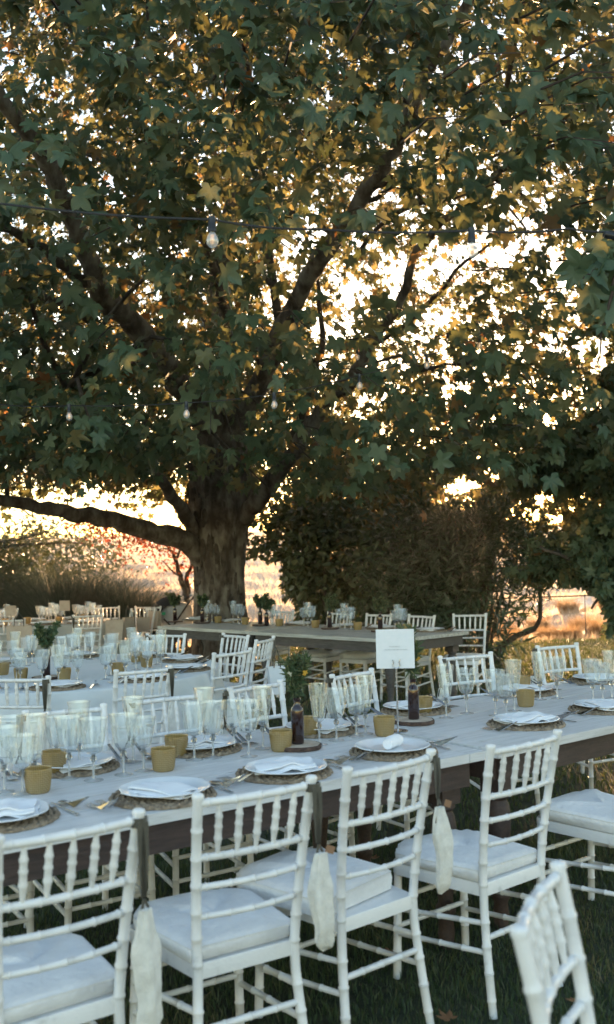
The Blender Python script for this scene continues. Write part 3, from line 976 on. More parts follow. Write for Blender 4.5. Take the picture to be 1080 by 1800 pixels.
put('foliage', scatter('narrow', P - CB, norm(rng.normal(size=P.shape) * np.array([1, 1, .3]) + np.array([.6, 0, 0])), norm(rng.normal(size=P.shape) * .4 + np.array([0, 0, 1])), rng.uniform(.06, .13, len(P)), rng.random(len(P)), 'foliage', M['conifer_leaf']), ct, kind='stuff')

rd = thing('red_leaf_tree', 'slender crooked tree with sparse red leaves left of the big trunk', 'tree', at(330, 1120, D=18.5))
RP = Vector((at(325, 1000, D=18.5).x, 18.5, 0))
rd.location = RP
reds = [([(322, 1140), (325, 1080), (330, 1040), (328, 1015), (338, 990), (343, 965)], .075, .02), ([(327, 1045), (316, 1010), (308, 985), (302, 968), (285, 950), (262, 938)], .055, .012),
        ([(308, 985), (320, 960), (318, 930), (325, 910)], .03, .01), ([(302, 968), (280, 965), (262, 960)], .02, .008), ([(318, 1015), (300, 1000), (285, 985)], .022, .008)]
endp = []
for pl, r0, r1 in reds:
    pts = wobble([at(x, y, D=18.5 + .1 * k) for k, (x, y) in enumerate(pl)], .03)
    endp += pts[len(pts) // 3:]
    put('branch' if r0 < .07 else 'trunk', MB().tube([p - RP for p in pts], list(np.linspace(r0, r1, len(pts))), n=8).mesh('branch', M['bark_dark'], sharp=80), rd)
pc = [np.array(p) + rng.normal(size=(9, 3)) * np.array([.28, .28, .14]) for p in endp]
for (x, y, rx, ry, n) in [(255, 945, 60, 18, 420), (200, 935, 50, 16, 300), (300, 970, 50, 22, 160), (345, 1000, 14, 30, 50), (170, 920, 40, 12, 160), (230, 975, 40, 14, 80)]:
    cc = np.array(at(x, y, D=18.6))
    s = 18.6 / F
    pc.append(cc + rng.normal(size=(n, 3)) * np.array([rx * s * .6, .35, ry * s * .6]))
P = np.concatenate(pc)
put('foliage', scatter('chip', P - np.array(RP), rnd_dir(len(P), -.4), rnd_dir(len(P), .4), rng.uniform(.04, .085, len(P)), rng.random(len(P)), 'foliage', M['red_leaf']), rd, kind='stuff')


def blades(base, n, h, spread, width, lean, kind='reed', seg=5):
    """curved grass blades from a base point; returns (verts, quads, tone)"""
    a = rng.uniform(0, 2 * PI, n)
    r = spread * np.sqrt(rng.random(n))
    bx, by = base[0] + r * np.cos(a), base[1] + r * np.sin(a)
    hh = h * rng.uniform(.55, 1.1, n)
    ang = a + rng.normal(size=n) * .8
    ln = lean * rng.uniform(.2, 1.2, n)
    t = np.linspace(0, 1, seg)
    V = np.zeros((n, seg, 2, 3))
    wv = np.stack([-np.sin(ang + .5), np.cos(ang + .5)], 1)
    for k, tt_ in enumerate(t):
        out = ln * hh * tt_ ** 2.0
        z = hh * (tt_ - .28 * np.minimum(ln, 1.4) * tt_ ** 3)
        w = width * (1 - tt_ * .92)
        for s_, sg in enumerate((-1, 1)):
            V[:, k, s_, 0] = bx + np.cos(ang) * out + sg * w * wv[:, 0]
            V[:, k, s_, 1] = by + np.sin(ang) * out + sg * w * wv[:, 1]
            V[:, k, s_, 2] = base[2] + z
    idx = np.arange(n * seg * 2).reshape(n, seg, 2)
    Q_ = np.stack([idx[:, :-1, 0], idx[:, :-1, 1], idx[:, 1:, 1], idx[:, 1:, 0]], -1).reshape(-1, 4)
    return V.reshape(-1, 3), Q_, np.repeat(rng.random(n), seg * 2)


for k, (x, D, h, lab) in enumerate([(62, 18.6, 1.40, 'leftmost tall silvery grass clump behind the far left table'), (118, 17.6, 1.60, 'second silvery grass clump from the left, behind the far table'),
                                    (172, 18.9, 1.50, 'middle silvery grass clump with arching blades behind the far chairs'), (222, 17.8, 1.25, 'silvery grass clump just left of the black stroller'),
                                    (268, 18.4, 1.0, 'lowest and rightmost silvery grass clump, left of the crooked tree')]):
    p = at(x, 1060, D=D)
    v, q_, tn = blades((0, 0, -.02), 2600, h * 1.15, .42, .007, .9)
    g = thing('ornamental_grass', lab, 'grass clump', (p.x, D, 0), 0, 'ornamental grass clumps')
    put('foliage', np_mesh('foliage', v, q_, 4, M['reed'], tone=tn), g, kind='stuff')

for k, (x, y, D, sz, where) in enumerate([(885, 1118, 21.5, .55, 'nearest the lawn left of the others'), (945, 1100, 24, .5, 'beside the bend of the sandy track'), (905, 1160, 19.4, .38, 'small, at the lawn edge behind the glasses'),
                                   (1030, 1120, 22, .6, 'large, below the hanging oak leaves'), (1000, 1165, 19.6, .42, 'right of the far white chair back'), (1065, 1150, 20.4, .55, 'at the right edge of the picture'),
                                   (960, 1150, 20.2, .4, 'between track and lawn, centre of the group'), (1000, 1085, 27, .5, 'beyond the sandy track'), (860, 1095, 26, .6, 'farthest left beyond the track'), (1075, 1100, 27, .6, 'far right beyond the track')]):
    p = at(x, y, D=D)
    zz = float(terrain_h(np.array([p.x]), np.array([D]))[0]) - .03
    v, q_, tn = blades((0, 0, 0), 900, sz * .9, sz * .5, .007, .9, seg=4)
    put('dry_grass_tuft', np_mesh('dry_grass_tuft', v, q_, 4, M['dry_grass'], tone=tn), None, (p.x, D, zz), label='dry tawny grass tuft ' + where, category='dry grass', group='dry tufts beyond the lawn')

# field stubble (countless): dry stems that catch the low sun from behind
n = 90000
fy = 18.3 * (135 / 18.3) ** (rng.random(n) ** 1.25)
fx = rng.uniform(-1, 1, n) * (fy * .55 + 6)
fz = terrain_h(fx, fy) - .03
grow = (fy / 20) ** .5
hh = rng.uniform(.07, .22, n) * grow
wd = .010 * grow
v = np.zeros((n, 3, 3))
v[:, 0] = np.stack([fx - wd, fy, fz], 1)
v[:, 1] = np.stack([fx + wd, fy, fz], 1)
v[:, 2] = np.stack([fx + rng.normal(size=n) * hh * .35, fy + rng.normal(size=n) * hh * .35, fz + hh], 1)
put('field_stubble', np_mesh('field_stubble', v.reshape(-1, 3), np.arange(n * 3), 3, M['stubble'], tone=np.repeat(np.clip(rng.normal(size=n) * .2 + .5 + .3 * np.sin(fx * .11 + fy * .2), 0, 1), 3)), kind='stuff', label='dry stubble across the field beyond the garden', category='stubble')


# lawn blades
def lawn_blades(n, x0, x1, y0, y1, h, w, powr=1.0):
    y = y0 + (y1 - y0) * rng.random(n) ** powr
    half = np.minimum((x1 - x0) / 2, .38 * y + .8)
    x = rng.uniform(-1, 1, n) * half
    a = rng.uniform(0, 2 * PI, n)
    hh = h * rng.uniform(.45, 1.35, n) * (1 + .40 * np.sin(x * 2.7 + 1) * np.sin(y * 3.3)) * (1 + .25 * np.sin(x * 9) * np.sin(y * 8 + x))
    dx, dy = np.cos(a) * w, np.sin(a) * w
    lx_, ly_ = rng.normal(size=n) * hh * .5, rng.normal(size=n) * hh * .5
    v = np.zeros((n, 5, 3))
    v[:, 0] = np.stack([x - dx, y - dy, np.full(n, -.01)], 1)
    v[:, 1] = np.stack([x + dx, y + dy, np.full(n, -.01)], 1)
    v[:, 2] = np.stack([x + dx * .8 + lx_ * .35, y + dy * .8 + ly_ * .35, hh * .55], 1)
    v[:, 3] = np.stack([x - dx * .8 + lx_ * .35, y - dy * .8 + ly_ * .35, hh * .55], 1)
    v[:, 4] = np.stack([x + lx_, y + ly_, hh], 1)
    idx = (np.arange(n) * 5)[:, None]
    t3 = np.concatenate([idx + [0, 1, 2], idx + [0, 2, 3], idx + [3, 2, 4]], 1)
    return v.reshape(-1, 3), t3.reshape(-1), np.repeat(np.clip(rng.random(n) * .7 + .25 * (rng.random(n) > .92) + .22 * (np.sin(x * 3.1 + y) * np.sin(y * 2.3 - x) > .45), 0, 1), 5)


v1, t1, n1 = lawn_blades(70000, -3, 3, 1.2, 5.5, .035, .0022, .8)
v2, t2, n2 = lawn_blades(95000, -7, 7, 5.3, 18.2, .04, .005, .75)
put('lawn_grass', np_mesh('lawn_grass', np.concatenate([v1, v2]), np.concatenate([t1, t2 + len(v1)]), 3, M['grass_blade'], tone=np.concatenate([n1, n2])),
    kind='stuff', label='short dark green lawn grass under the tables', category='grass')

fl_mesh, fl_tri = leaf_template('plane_fine')
fl_me = np_mesh('fallen_leaf', fl_mesh * np.array([1, 1, -.9]) + np.array([0, 0, .0]), fl_tri, 3, M['fallen'], tone=np.full(len(fl_mesh), .5))
for x, y, s, lab in [(790, 1792, .07, 'dry brown leaf on the grass at the bottom, between the right chairs'), (683, 1672, .06, 'brown fallen leaf on dark grass under the third chair seat'),
                     (272, 1541, .05, 'orange-brown leaf on grass below the table, left of centre'), (655, 1510, .06, 'dull leaf on grass behind the third chair back'),
                     (470, 1712, .05, 'small dry leaf in the dark grass below the second chair'), (1010, 1760, .05, 'small pale leaf on grass at the bottom right')]:
    p = at(x, y, z=.03)
    put('fallen_leaf', fl_me, None, (p.x, p.y, .035), rng.uniform(0, 6), label=lab, category='leaf').scale = (s * .7, s * .7, s * .7)


# ------------------------------------------------------------------ chiavari chair
WT, WS, WR, WF, LB, LA, DP, ZS = .372, .315, .365, .38, .082, .045, .395, .391


def post_pt(z, sg):
    if z > ZS:
        t = (z - ZS) / (.92 - ZS)
        return Vector((sg * (WS + (WT - WS) * t) / 2, -LB * t ** 1.5, z))
    t = (ZS - z) / ZS
    return Vector((sg * (WS + (WR - WS) * t) / 2, -LA * t ** 1.3, z))


def bamboo(pts_fn, zs, r, rings, n=8, bump=.0026, cap=True):
    """round bar with raised knuckles along parameter t"""
    ts = set(np.linspace(0, 1, zs).tolist())
    prof = {}
    for t in ts:
        prof[t] = r
    for q_ in rings:
        for d_, b_ in ((-.008, 0), (-.003, bump), (.003, bump), (.008, 0)):
            tt_ = q_ + d_
            if 0 < tt_ < 1:
                prof[tt_] = r + b_
    ts = sorted(prof)
    P_, R_ = [pts_fn(t) for t in ts], [prof[t] for t in ts]
    return P_, R_


def chair_parts():
    cm = M['chair']
    parts = []
    for sg in (-1, 1):
        P_, R_ = bamboo(lambda t, sg=sg: post_pt(t * .905, sg), 14, .0148, [.06, .155, .25, .335, .475, .56, .64, .725, .81, .90])
        R_ = [r * (1.0 if i > 3 else .92) for i, r in enumerate(R_)]
        mb = MB().tube(P_, R_, n=10)
        e = post_pt(.905, sg)
        mb.tube([e + Vector((0, 0, -.004)), e + Vector((0, -.001, .008)), e + Vector((0, -.002, .014)), e + Vector((0, -.002, .017))], [.0155, .018, .0155, .006], n=10)
        parts.append(('back_post', mb.mesh('back_post', cm, sharp=60)))
    for sg in (-1, 1):
        P_, R_ = bamboo(lambda t, sg=sg: Vector((sg * (WF / 2 - .012 * t), DP + .012 - .012 * t, t * .40)), 5, .0150, [.25, .5, .75])
        parts.append(('front_leg', MB().tube(P_, R_, n=8).mesh('front_leg', cm, sharp=60)))
    for z, r in ((.893, .0118), (.735, .0108), (.650, .0100), (.565, .0094)):
        a, b = post_pt(z, -1), post_pt(z, 1)
        P_, R_ = bamboo(lambda t, a=a, b=b: a.lerp(b, t) + Vector((0, -.022 * 4 * t * (1 - t), 0)), 9, r, [.08, .29, .5, .71, .92], bump=.0022)
        parts.append(('crest_rail' if z > .85 else 'back_rail', MB().tube(P_, R_, n=8).mesh('rail', cm, sharp=60)))
    for k in range(5):
        t = (k + 1) / 6
        a = post_pt(.740, -1).lerp(post_pt(.740, 1), t) + Vector((0, -.022 * 4 * t * (1 - t), 0))
        b = post_pt(.888, -1).lerp(post_pt(.888, 1), t) + Vector((0, -.022 * 4 * t * (1 - t), 0))
        pr = [(0, .0065), (.12, .0075), (.27, .0105), (.31, .0128), (.35, .0105), (.50, .0100), (.54, .0125), (.58, .0100), (.70, .0100), (.74, .0122), (.78, .0098), (.9, .007), (1, .006)]
        parts.append(('spindle', MB().tube([a.lerp(b, q_) for q_, _ in pr], [r_ for _, r_ in pr], n=8).mesh('spindle', cm, sharp=60)))
    # seat frame: trapezoid ring with rounded front, cushion on it
    def outline(ws_, wf_, d0, d1, rc, n=5):
        pts = [Vector((-ws_ / 2, d0, 0)), Vector((ws_ / 2, d0, 0))]
        for k in range(n + 1):
            a = k / n * PI / 2
            pts.append(Vector((wf_ / 2 - rc + rc * math.cos(a), d1 - rc + rc * math.sin(a), 0)))
        for k in range(n + 1):
            a = PI / 2 + k / n * PI / 2
            pts.append(Vector((-wf_ / 2 + rc + rc * math.cos(a), d1 - rc + rc * math.sin(a), 0)))
        return pts
    o1 = outline(WS + .012, WF + .03, -.006, DP + .035, .06)
    k = len(o1)
    v = [p + Vector((0, 0, .388)) for p in o1] + [p + Vector((0, 0, .425)) for p in o1] + [p * .985 + Vector((0, .003, .431)) for p in o1]
    f = [(i, (i + 1) % k, k + (i + 1) % k, k + i) for i in range(k)] + [(k + i, k + (i + 1) % k, 2 * k + (i + 1) % k, 2 * k + i) for i in range(k)]
    f += [tuple(reversed(range(k))), tuple(2 * k + i for i in range(k))]
    parts.append(('seat_frame', MB().add(v, f).mesh('seat_frame', cm, sharp=50)))
    for sg in (-1, 1):
        for zr, zf in ((.300, .255), (.205, .165)):
            a = post_pt(zr, sg)
            b = Vector((sg * (WF / 2 - .004), DP + .005, zf))
            P_, R_ = bamboo(lambda t, a=a, b=b: a.lerp(b, t), 5, .0098, [.25, .5, .75], bump=.002)
            parts.append(('side_stretcher', MB().tube(P_, R_, n=8).mesh('stretcher', cm, sharp=60)))
    a, b = post_pt(.252, -1), post_pt(.252, 1)
    P_, R_ = bamboo(lambda t: a.lerp(b, t), 5, .0105, [.25, .5, .75], bump=.002)
    parts.append(('rear_stretcher', MB().tube(P_, R_, n=8).mesh('stretcher', cm, sharp=60)))
    for z in (.29, .19):
        a2, b2 = Vector((-WF / 2 + .004, DP + .006, z)), Vector((WF / 2 - .004, DP + .006, z))
        P_, R_ = bamboo(lambda t: a2.lerp(b2, t), 5, .0098, [.25, .5, .75], bump=.002)
        parts.append(('front_stretcher', MB().tube(P_, R_, n=8).mesh('stretcher', cm, sharp=60)))
    return parts, outline


def cushion_mesh(outline, seed, th=.048, slip=0.0):
    r = np.random.default_rng(seed)
    o2 = outline(WS + .03, WF + .025, .012, DP + .045, .11, 7)
    k = len(o2)
    cen = Vector((0, DP / 2 + .01, 0))
    rings = [(.95, 0.0), (1.0, .006), (1.02, .45), (1.0, .72), (.94, .90), (.82, .985), (.62, 1.03), (.4, 1.05), (.18, 1.055)]
    v, f = [], []
    ph = r.uniform(0, 6, 4)
    for q_, zz in rings:
        for i, p in enumerate(o2):
            a = i / k * 2 * PI
            w = 1 + .018 * math.sin(3 * a + ph[0]) * (zz < .9) + .012 * math.sin(7 * a + ph[1])
            pt = cen + (p - cen) * q_ * w
            z = .4345 + th * zz * (1 + .07 * math.sin(2 * a + ph[2])) + .0035 * math.sin(9 * a + ph[3]) * (.3 < zz < .95)
            if zz > .3:
                z += .0048 * math.sin(pt.x * (38 + ph[0] * 3) + pt.y * 22 + ph[1]) * math.sin(pt.y * (30 + ph[2] * 2)) + .002 * math.sin(pt.x * 90 + pt.y * 60)
            v.append((pt.x, pt.y + slip * zz, z))
    n = len(rings)
    f = [(j * k + i, j * k + (i + 1) % k, (j + 1) * k + (i + 1) % k, (j + 1) * k + i) for j in range(n - 1) for i in range(k)]
    v.append((cen.x, cen.y + slip, .4345 + th * 1.055))
    f += [((n - 1) * k + i, (n - 1) * k + (i + 1) % k, len(v) - 1) for i in range(k)]
    f.append(tuple(reversed(range(k))))
    mb = MB().add(v, f)
    seam = [v[3 * k + i] for i in range(k)] + [v[3 * k], v[3 * k + 1]]
    mb.tube([Vector(p_) for p_ in seam], .0028, 5, caps=False)
    return mb.mesh('cushion', M['cushion'], sharp=80)


cparts, outl = chair_parts()
cushions = [cushion_mesh(outl, 20 + k, th=.05 + .012 * (k % 3)) for k in range(4)]
chair_proto = []


def chair(x, y, yaw, label, group, cush=0):
    tilt = (math.radians(rng.normal() * .7), math.radians(rng.normal() * .7))
    x -= LB * math.sin(math.radians(yaw))      # x, y measure the crest; the origin is the foot of the seat's rear edge
    y += LB * math.cos(math.radians(yaw))
    if not chair_proto:
        t = thing('chiavari_chair', label, 'chair', (x, y, 0), math.radians(yaw), group)
        for nm, me in cparts:
            put(nm, me, t)
        put('cushion', cushions[0], t)
        chair_proto.append(t)
        return t
    t = copy_tree(chair_proto[0], (x, y, 0), math.radians(yaw), label, group, tilt)
    for ch in t.children:
        if ch.name.startswith('cushion'):
            ch.data = cushions[cush % 4]
    return t


# ribbon and pouch hung on a chair post
def ribbon_strip(pts, w, mat, name, wd=Vector((1, 0, 0))):
    v, f = [], []
    for i, p in enumerate(pts):
        p = Vector(p)
        k_ = 1 + .25 * math.sin(i * 1.7)
        v += [p - wd * w * k_ / 2 + Vector((0, -.0015, 0)), p + wd * w * k_ / 2 + Vector((0, -.0015, 0)), p + wd * w * k_ / 2 + Vector((0, .0015, 0)), p - wd * w * k_ / 2 + Vector((0, .0015, 0))]
    for i in range(len(pts) - 1):
        a, b = 4 * i, 4 * i + 4
        f += [(a + j, a + (j + 1) % 4, b + (j + 1) % 4, b + j) for j in range(4)]
    f += [(3, 2, 1, 0), tuple(len(v) - 4 + j for j in range(4))]
    return MB().add(v, f)


def pouch_thing(ch, side, label, drop=.0, long=.30, group='cloth pouches hung from the chair backs', tag=False, wide=.031):
    """ribbon looped over the post top, linen pouch hanging behind"""
    top = post_pt(.905, side)
    loc = ch.matrix_basis @ Vector((top.x, top.y, 0))
    t = thing('cloth_pouch', label, 'pouch', (loc.x, loc.y, loc.z), ch.rotation_euler.z, group)
    r = .021
    zt = .890
    # loop round the post
    lp_ = [(r * math.cos(a), r * math.sin(a), zt + .0 * a) for a in np.linspace(0, 2 * PI, 13)]
    lo = MB()
    v, f = [], []
    for p in lp_:
        v += [(p[0], p[1], p[2] - .014), (p[0], p[1], p[2] + .010), (p[0] * 1.12, p[1] * 1.12, p[2] + .010), (p[0] * 1.12, p[1] * 1.12, p[2] - .014)]
    for i in range(12):
        a, b = 4 * i, 4 * i + 4
        f += [(a + j, a + (j + 1) % 4, b + (j + 1) % 4, b + j) for j in range(4)]
    lo.add(v, f)
    zp = .72 - drop
    for dx in (-.007, .008):
        s = ribbon_strip([(dx, -r, zt), (dx * .6, -r - .003, (zt + zp) / 2 + .02), (0, -r - .002, zp + .01)], .017, None, '')
        lo.add(s.v, s.f)
    # short tails under the knot
    for sx in (-1, 1):
        s = ribbon_strip([(0, -r - .004, zp + .01), (sx * .014, -r - .012, zp - .03), (sx * .022, -r - .012, zp - .065)], .007, None, '')
        lo.add(s.v, s.f)
    put('ribbon', lo.mesh('ribbon', M['ribbon']), t)
    v, f = [], []
    ns_, nr = 14, 20
    ph = rng.uniform(0, 6, 3)
    for i in range(ns_ + 1):
        u = i / ns_
        w = wide * (.55 + .45 * min(1, u * 3.5)) * (1 + .12 * math.sin(u * 9 + ph[2])) * (1 if u < .93 else 1 - .25 * ((u - .93) / .07) ** 2)
        d = .020 * (.5 + .5 * min(1, u * 2)) * (1 if u < .8 else 1 - .6 * ((u - .8) / .2))
        for j in range(nr):
            a = 2 * PI * j / nr
            fold = 1 + (.30 - .15 * u) * math.sin(4 * a + ph[0] + u * 1.5) + .12 * math.sin(7 * a + ph[1] - u * 3) + .05 * math.sin(u * 23 + 2 * a)
            v.append((w * fold * math.cos(a) + .006 * math.sin(u * 5 + ph[2]), -r - .016 + d * fold * math.sin(a), zp - .015 - long * u + (.010 * math.sin(a + ph[1]) + .005 * math.sin(3 * a)) * u ** 3))
    for i in range(ns_):
        for j in range(nr):
            f.append((i * nr + j, i * nr + (j + 1) % nr, (i + 1) * nr + (j + 1) % nr, (i + 1) * nr + j))
    f += [tuple(reversed(range(nr))), tuple(ns_ * nr + j for j in range(nr))]
    put('pouch', MB().add(v, f).mesh('pouch', M['pouch'], sharp=80), t)
    if tag:
        put('paper_tag', MB().box((.03, -r - .018, zp - .01), (.030, .003, .022), Matrix.Rotation(.4, 3, 'Y')).mesh('paper_tag', M['kraft'], smooth=False), t)
    return t


# ------------------------------------------------------------------ tables
def farm_table(name, label, p0, yaw, L, Wd, mt, ma, nplank=6, legs=True, hz=.775, fat=.045):
    """p0: front-left top corner (x, y); length along local +x, depth along +y"""
    t = thing(name, label, 'table', (p0[0], p0[1], 0), math.radians(yaw))
    eb = .09
    pw = (Wd) / nplank
    for k in range(nplank):
        g = .004
        mb = MB().box((L / 2, pw * (k + .5), hz - .0175 + rng.uniform(-.0008, .0008)), (L - 2 * eb - .004, pw - g, .035))
        put('plank', mb.mesh('plank', mt, smooth=False), t)
    for x in (eb / 2, L - eb / 2):
        put('end_board', MB().box((x, Wd / 2, hz - .0175), (eb, Wd, .035)).mesh('end_board', mt, smooth=False), t)
    ins, ah = .035, .10
    for yy in (ins + .012, Wd - ins - .012):
        put('apron', MB().box((L / 2, yy, hz - .036 - ah / 2), (L - 2 * ins - .05, .024, ah)).mesh('apron', ma, smooth=False), t)
    for xx in (ins + .012, L - ins - .012):
        put('apron', MB().box((xx, Wd / 2, hz - .036 - ah / 2), (.024, Wd - 2 * ins - .05, ah)).mesh('apron', ma, smooth=False), t)
    zt = hz - .036
    for xx in (.13, L - .13):
        for yy in (.12, Wd - .12):
            mb = MB().box((xx, yy, zt - .085), (.10, .10, .168))
            prof = [(.046, zt - .17), (.050, zt - .185), (.036, zt - .20), (.046, zt - .22), (.052, zt - .26), (.050, zt - .33), (.040, zt - .42), (.032, zt - .52), (.030, zt - .56), (.040, zt - .575), (.040, zt - .60), (.028, zt - .62), (.034, .06), (.026, .0)]
            mb.lathe(prof, 16, (xx, yy, 0), closed=True)
            put('leg', mb.mesh('leg', ma, sharp=50), t)
    return t


YL, YR = 36.5, 39.6
uL, nL = Vector((math.cos(math.radians(YL)), math.sin(math.radians(YL)))), Vector((-math.sin(math.radians(YL)), math.cos(math.radians(YL))))
uR, nR = Vector((math.cos(math.radians(YR)), math.sin(math.radians(YR)))), Vector((-math.sin(math.radians(YR)), math.cos(math.radians(YR))))
cornerL = uL * 2.955 + nL * 2.825                         # front right corner of the left table
tL = farm_table('farm_table', 'long front farm table with pale top and dark apron, left section', cornerL - uL * 2.5, YL, 2.5, 1.07, M['top'], M['apron'])
startR = cornerL + Vector((.052, .012))
farm_table('farm_table', 'front farm table section running out at the right edge, pale top', startR, YR, 2.5, 1.07, M['top'], M['apron'])
pr4 = Vector((.78, 9.58))
uB = Vector((math.cos(math.radians(-46)), math.sin(math.radians(-46))))
farm_table('farm_table', 'weathered rear table, longer right-hand section with grey apron', pr4 - uB * 2.08, -46, 2.08, 1.22, M['top_old'], M['apron_grey'], 5)
pr3 = pr4 - uB * 2.09 - uB * 1.78 + Vector((.02, .05))
farm_table('farm_table', 'weathered rear table, short left section in front of the trunk', pr3, -46, 1.76, 1.18, M['top_old'], M['apron_grey'], 5)
nB = Vector((-uB.y, uB.x))


def cloth_table(name, label, c, outline_fn, zt, zb, mat, folds=26, cat='tablecloth'):
    v, f = [], []
    N_ = 160
    rows = [(1.0, zt, 0), (1.004, zt - .012, 0), (1.012, zt - .06, .25), (1.03, (zt + zb) / 2 + .1, .8), (1.045, (zt + zb) / 2 - .15, 1), (1.06, zb, 1.15)]
    ph = rng.uniform(0, 6, 3)
    inner = [.0, .4, .8, .97]
    for q_ in inner[1:]:
        for j in range(N_):
            a = 2 * PI * j / N_
            x, y = outline_fn(a)
            v.append((x * q_, y * q_, zt))
    for sc_, z, am in rows:
        for j in range(N_):
            a = 2 * PI * j / N_
            x, y = outline_fn(a)
            w = sc_ + am * .022 * (math.sin(folds * a + ph[0]) + .5 * math.sin(folds * .6 * a + ph[1]))
            v.append((x * w, y * w, z))
    R_ = len(inner) - 1 + len(rows)
    f = [(i * N_ + j, i * N_ + (j + 1) % N_, (i + 1) * N_ + (j + 1) % N_, (i + 1) * N_ + j) for i in range(R_ - 1) for j in range(N_)]
    f.append(tuple(reversed(range(N_))))
    return put(name, MB().add(v, f).mesh(name, mat, sharp=80), None, (c[0], c[1], 0), 0, label=label, category=cat)


RC = (-1.80, 7.42)
RX, RY = 1.12, 1.28
cloth_table('tablecloth', 'pale floor-length cloth over the round table at the left', RC, lambda a: (RX * math.cos(a), RY * math.sin(a)), .776, .03, M['cloth'])
t = thing('round_table', 'round folding table hidden under the pale cloth at the left', 'table', (RC[0], RC[1], 0))
put('tabletop', MB().lathe([(.01, .745), (1.05, .745), (1.05, .772), (.01, .772)], 48).mesh('tabletop', M['apron'], sharp=50), t)
for a in range(4):
    aa = a * PI / 2 + .6
    put('leg', MB().tube([(.6 * math.cos(aa), .6 * math.sin(aa), .0), (.6 * math.cos(aa), .6 * math.sin(aa), .745)], .016, 8).mesh('leg', M['steel']), t)
# far left clothed table
FC = (-4.55, 13.35)


def rect_outline(hx, hy, yaw):
    def fn(a):
        c_, s_ = math.cos(a), math.sin(a)
        r_ = 1 / ((abs(c_) / hx) ** 14 + (abs(s_) / hy) ** 14) ** (1 / 14)
        x, y = r_ * c_, r_ * s_
        cy, sy_ = math.cos(yaw), math.sin(yaw)
        return x * cy - y * sy_, x * sy_ + y * cy
    return fn


FY = math.radians(20)
cloth_table('tablecloth', 'grey cloth over the long far table at the left edge', FC, rect_outline(1.9, .78, FY), .776, .03, M['cloth_grey'], 30)
t = thing('banquet_table', 'long banquet table under the grey cloth at the far left', 'table', (FC[0], FC[1], 0), FY)
put('tabletop', MB().box((0, 0, .757), (3.6, 1.45, .03)).mesh('tabletop', M['apron'], smooth=False), t)
for sx in (-1.6, 1.6):
    for sy_ in (-.55, .55):
        put('leg', MB().box((sx, sy_, .37), (.05, .05, .742)).mesh('leg', M['apron'], smooth=False), t)

# ------------------------------------------------------------------ tableware meshes
def glass_meshes(R, H, hb, rs, taper=.62):
    """bowl (thin cut glass), stem with knop, foot"""
    n = 32
    z0 = H - hb
    prof = [(.004, z0), (R * taper * .75, z0 + .006), (R * taper, z0 + .018), (R * (taper + (1 - taper) * .35), z0 + hb * .38), (R * (taper + (1 - taper) * .7), z0 + hb * .72), (R, H)]
    rip = lambda i, j: (.055 if j % 2 else -.055) * (1 if 1 <= i <= 3 else (.45 if i == 4 else 0))
    bowl = MB().lathe(prof, n, ripple=rip)
    bowl.lathe([(R, H), (R + .0012, H + .0008), (R - .0012, H + .0012)], n)
    bm = bowl.mesh('bowl', M['glass'], sharp=12)
    st = MB().lathe([(.0345, 0), (.036, .0015), (.020, .004), (.006, .010), (.0045, .02), (.0042, z0 - .028), (.0045, z0 - .022), (.0045, z0 - .004), (.012, z0 + .001), (.001, z0 + .004)], 14, closed=False)
    st.add([(0, 0, 0.0)], [])
    kn = MB().lathe([(.0005, z0 - .027), (.007, z0 - .026), (.0115, z0 - .020), (.0125, z0 - .015), (.0115, z0 - .009), (.006, z0 - .003), (.0005, z0 - .002)], 10)
    return bm, st.mesh('stem', M['stem'], sharp=30), kn.mesh('knop', M['glass_stem'], sharp=20)


G_tall = glass_meshes(.043, .255, .160, 0, .55)
G_med = glass_meshes(.052, .222, .128, 0, .60)
G_sml = glass_meshes(.047, .200, .115, 0, .60)
gp = {}


def glass(kind, x, y, z, label, group):
    meshes, nm = {'tall': (G_tall, 'champagne_glass'), 'med': (G_med, 'water_goblet'), 'small': (G_sml, 'wine_goblet')}[kind]
    t = thing(nm, label, 'glass', (x, y, z), rng.uniform(0, 6), group)
    put('bowl', meshes[0], t)
    put('stem', meshes[1], t)
    put('knop', meshes[2], t)
    return t


def tumbler_mesh():
    n, rows = 36, 13
    v = []
    R0_, R1_, H_ = .0385, .0465, .084
    prof = []
    for i in range(rows):
        q_ = i / (rows - 1)
        prof.append((R0_ + (R1_ - R0_) * q_, .004 + q_ * (H_ - .012)))
    mb = MB()
    mb.lathe([(.001, .0), (R0_ * .92, .0), (R0_, .004)], n)
    mb.lathe(prof, n, ripple=lambda i, j: .06 * (1 if (i + j) % 2 else -.6) if 0 < i < rows - 1 else 0)
    mb.lathe([prof[-1], (R1_ + .0006, H_ - .004), (R1_ + .0006, H_), (R1_ - .0022, H_ + .0006), (R1_ - .004, H_ - .004)], n)
    mb.lathe([(R1_ - .004, H_ - .004), (R0_ - .002, .012), (.001, .010)], n)
    return mb.mesh('amber_tumbler', M['amber'], sharp=14)


am_n, am_l = M['amber'].node_tree.nodes, M['amber'].node_tree.links
tc_ = am_n.new('ShaderNodeTexCoord'); sx_n = am_n.new('ShaderNodeSeparateXYZ')
am_l.new(tc_.outputs['Object'], sx_n.inputs[0])


def mth(op, a, b=None):
    q = am_n.new('ShaderNodeMath'); q.operation = op
    for i_, x_ in enumerate((a, b)):
        if x_ is None:
            continue
        if isinstance(x_, (int, float)):
            q.inputs[i_].default_value = x_
        else:
            am_l.new(x_, q.inputs[i_])
    return q.outputs[0]


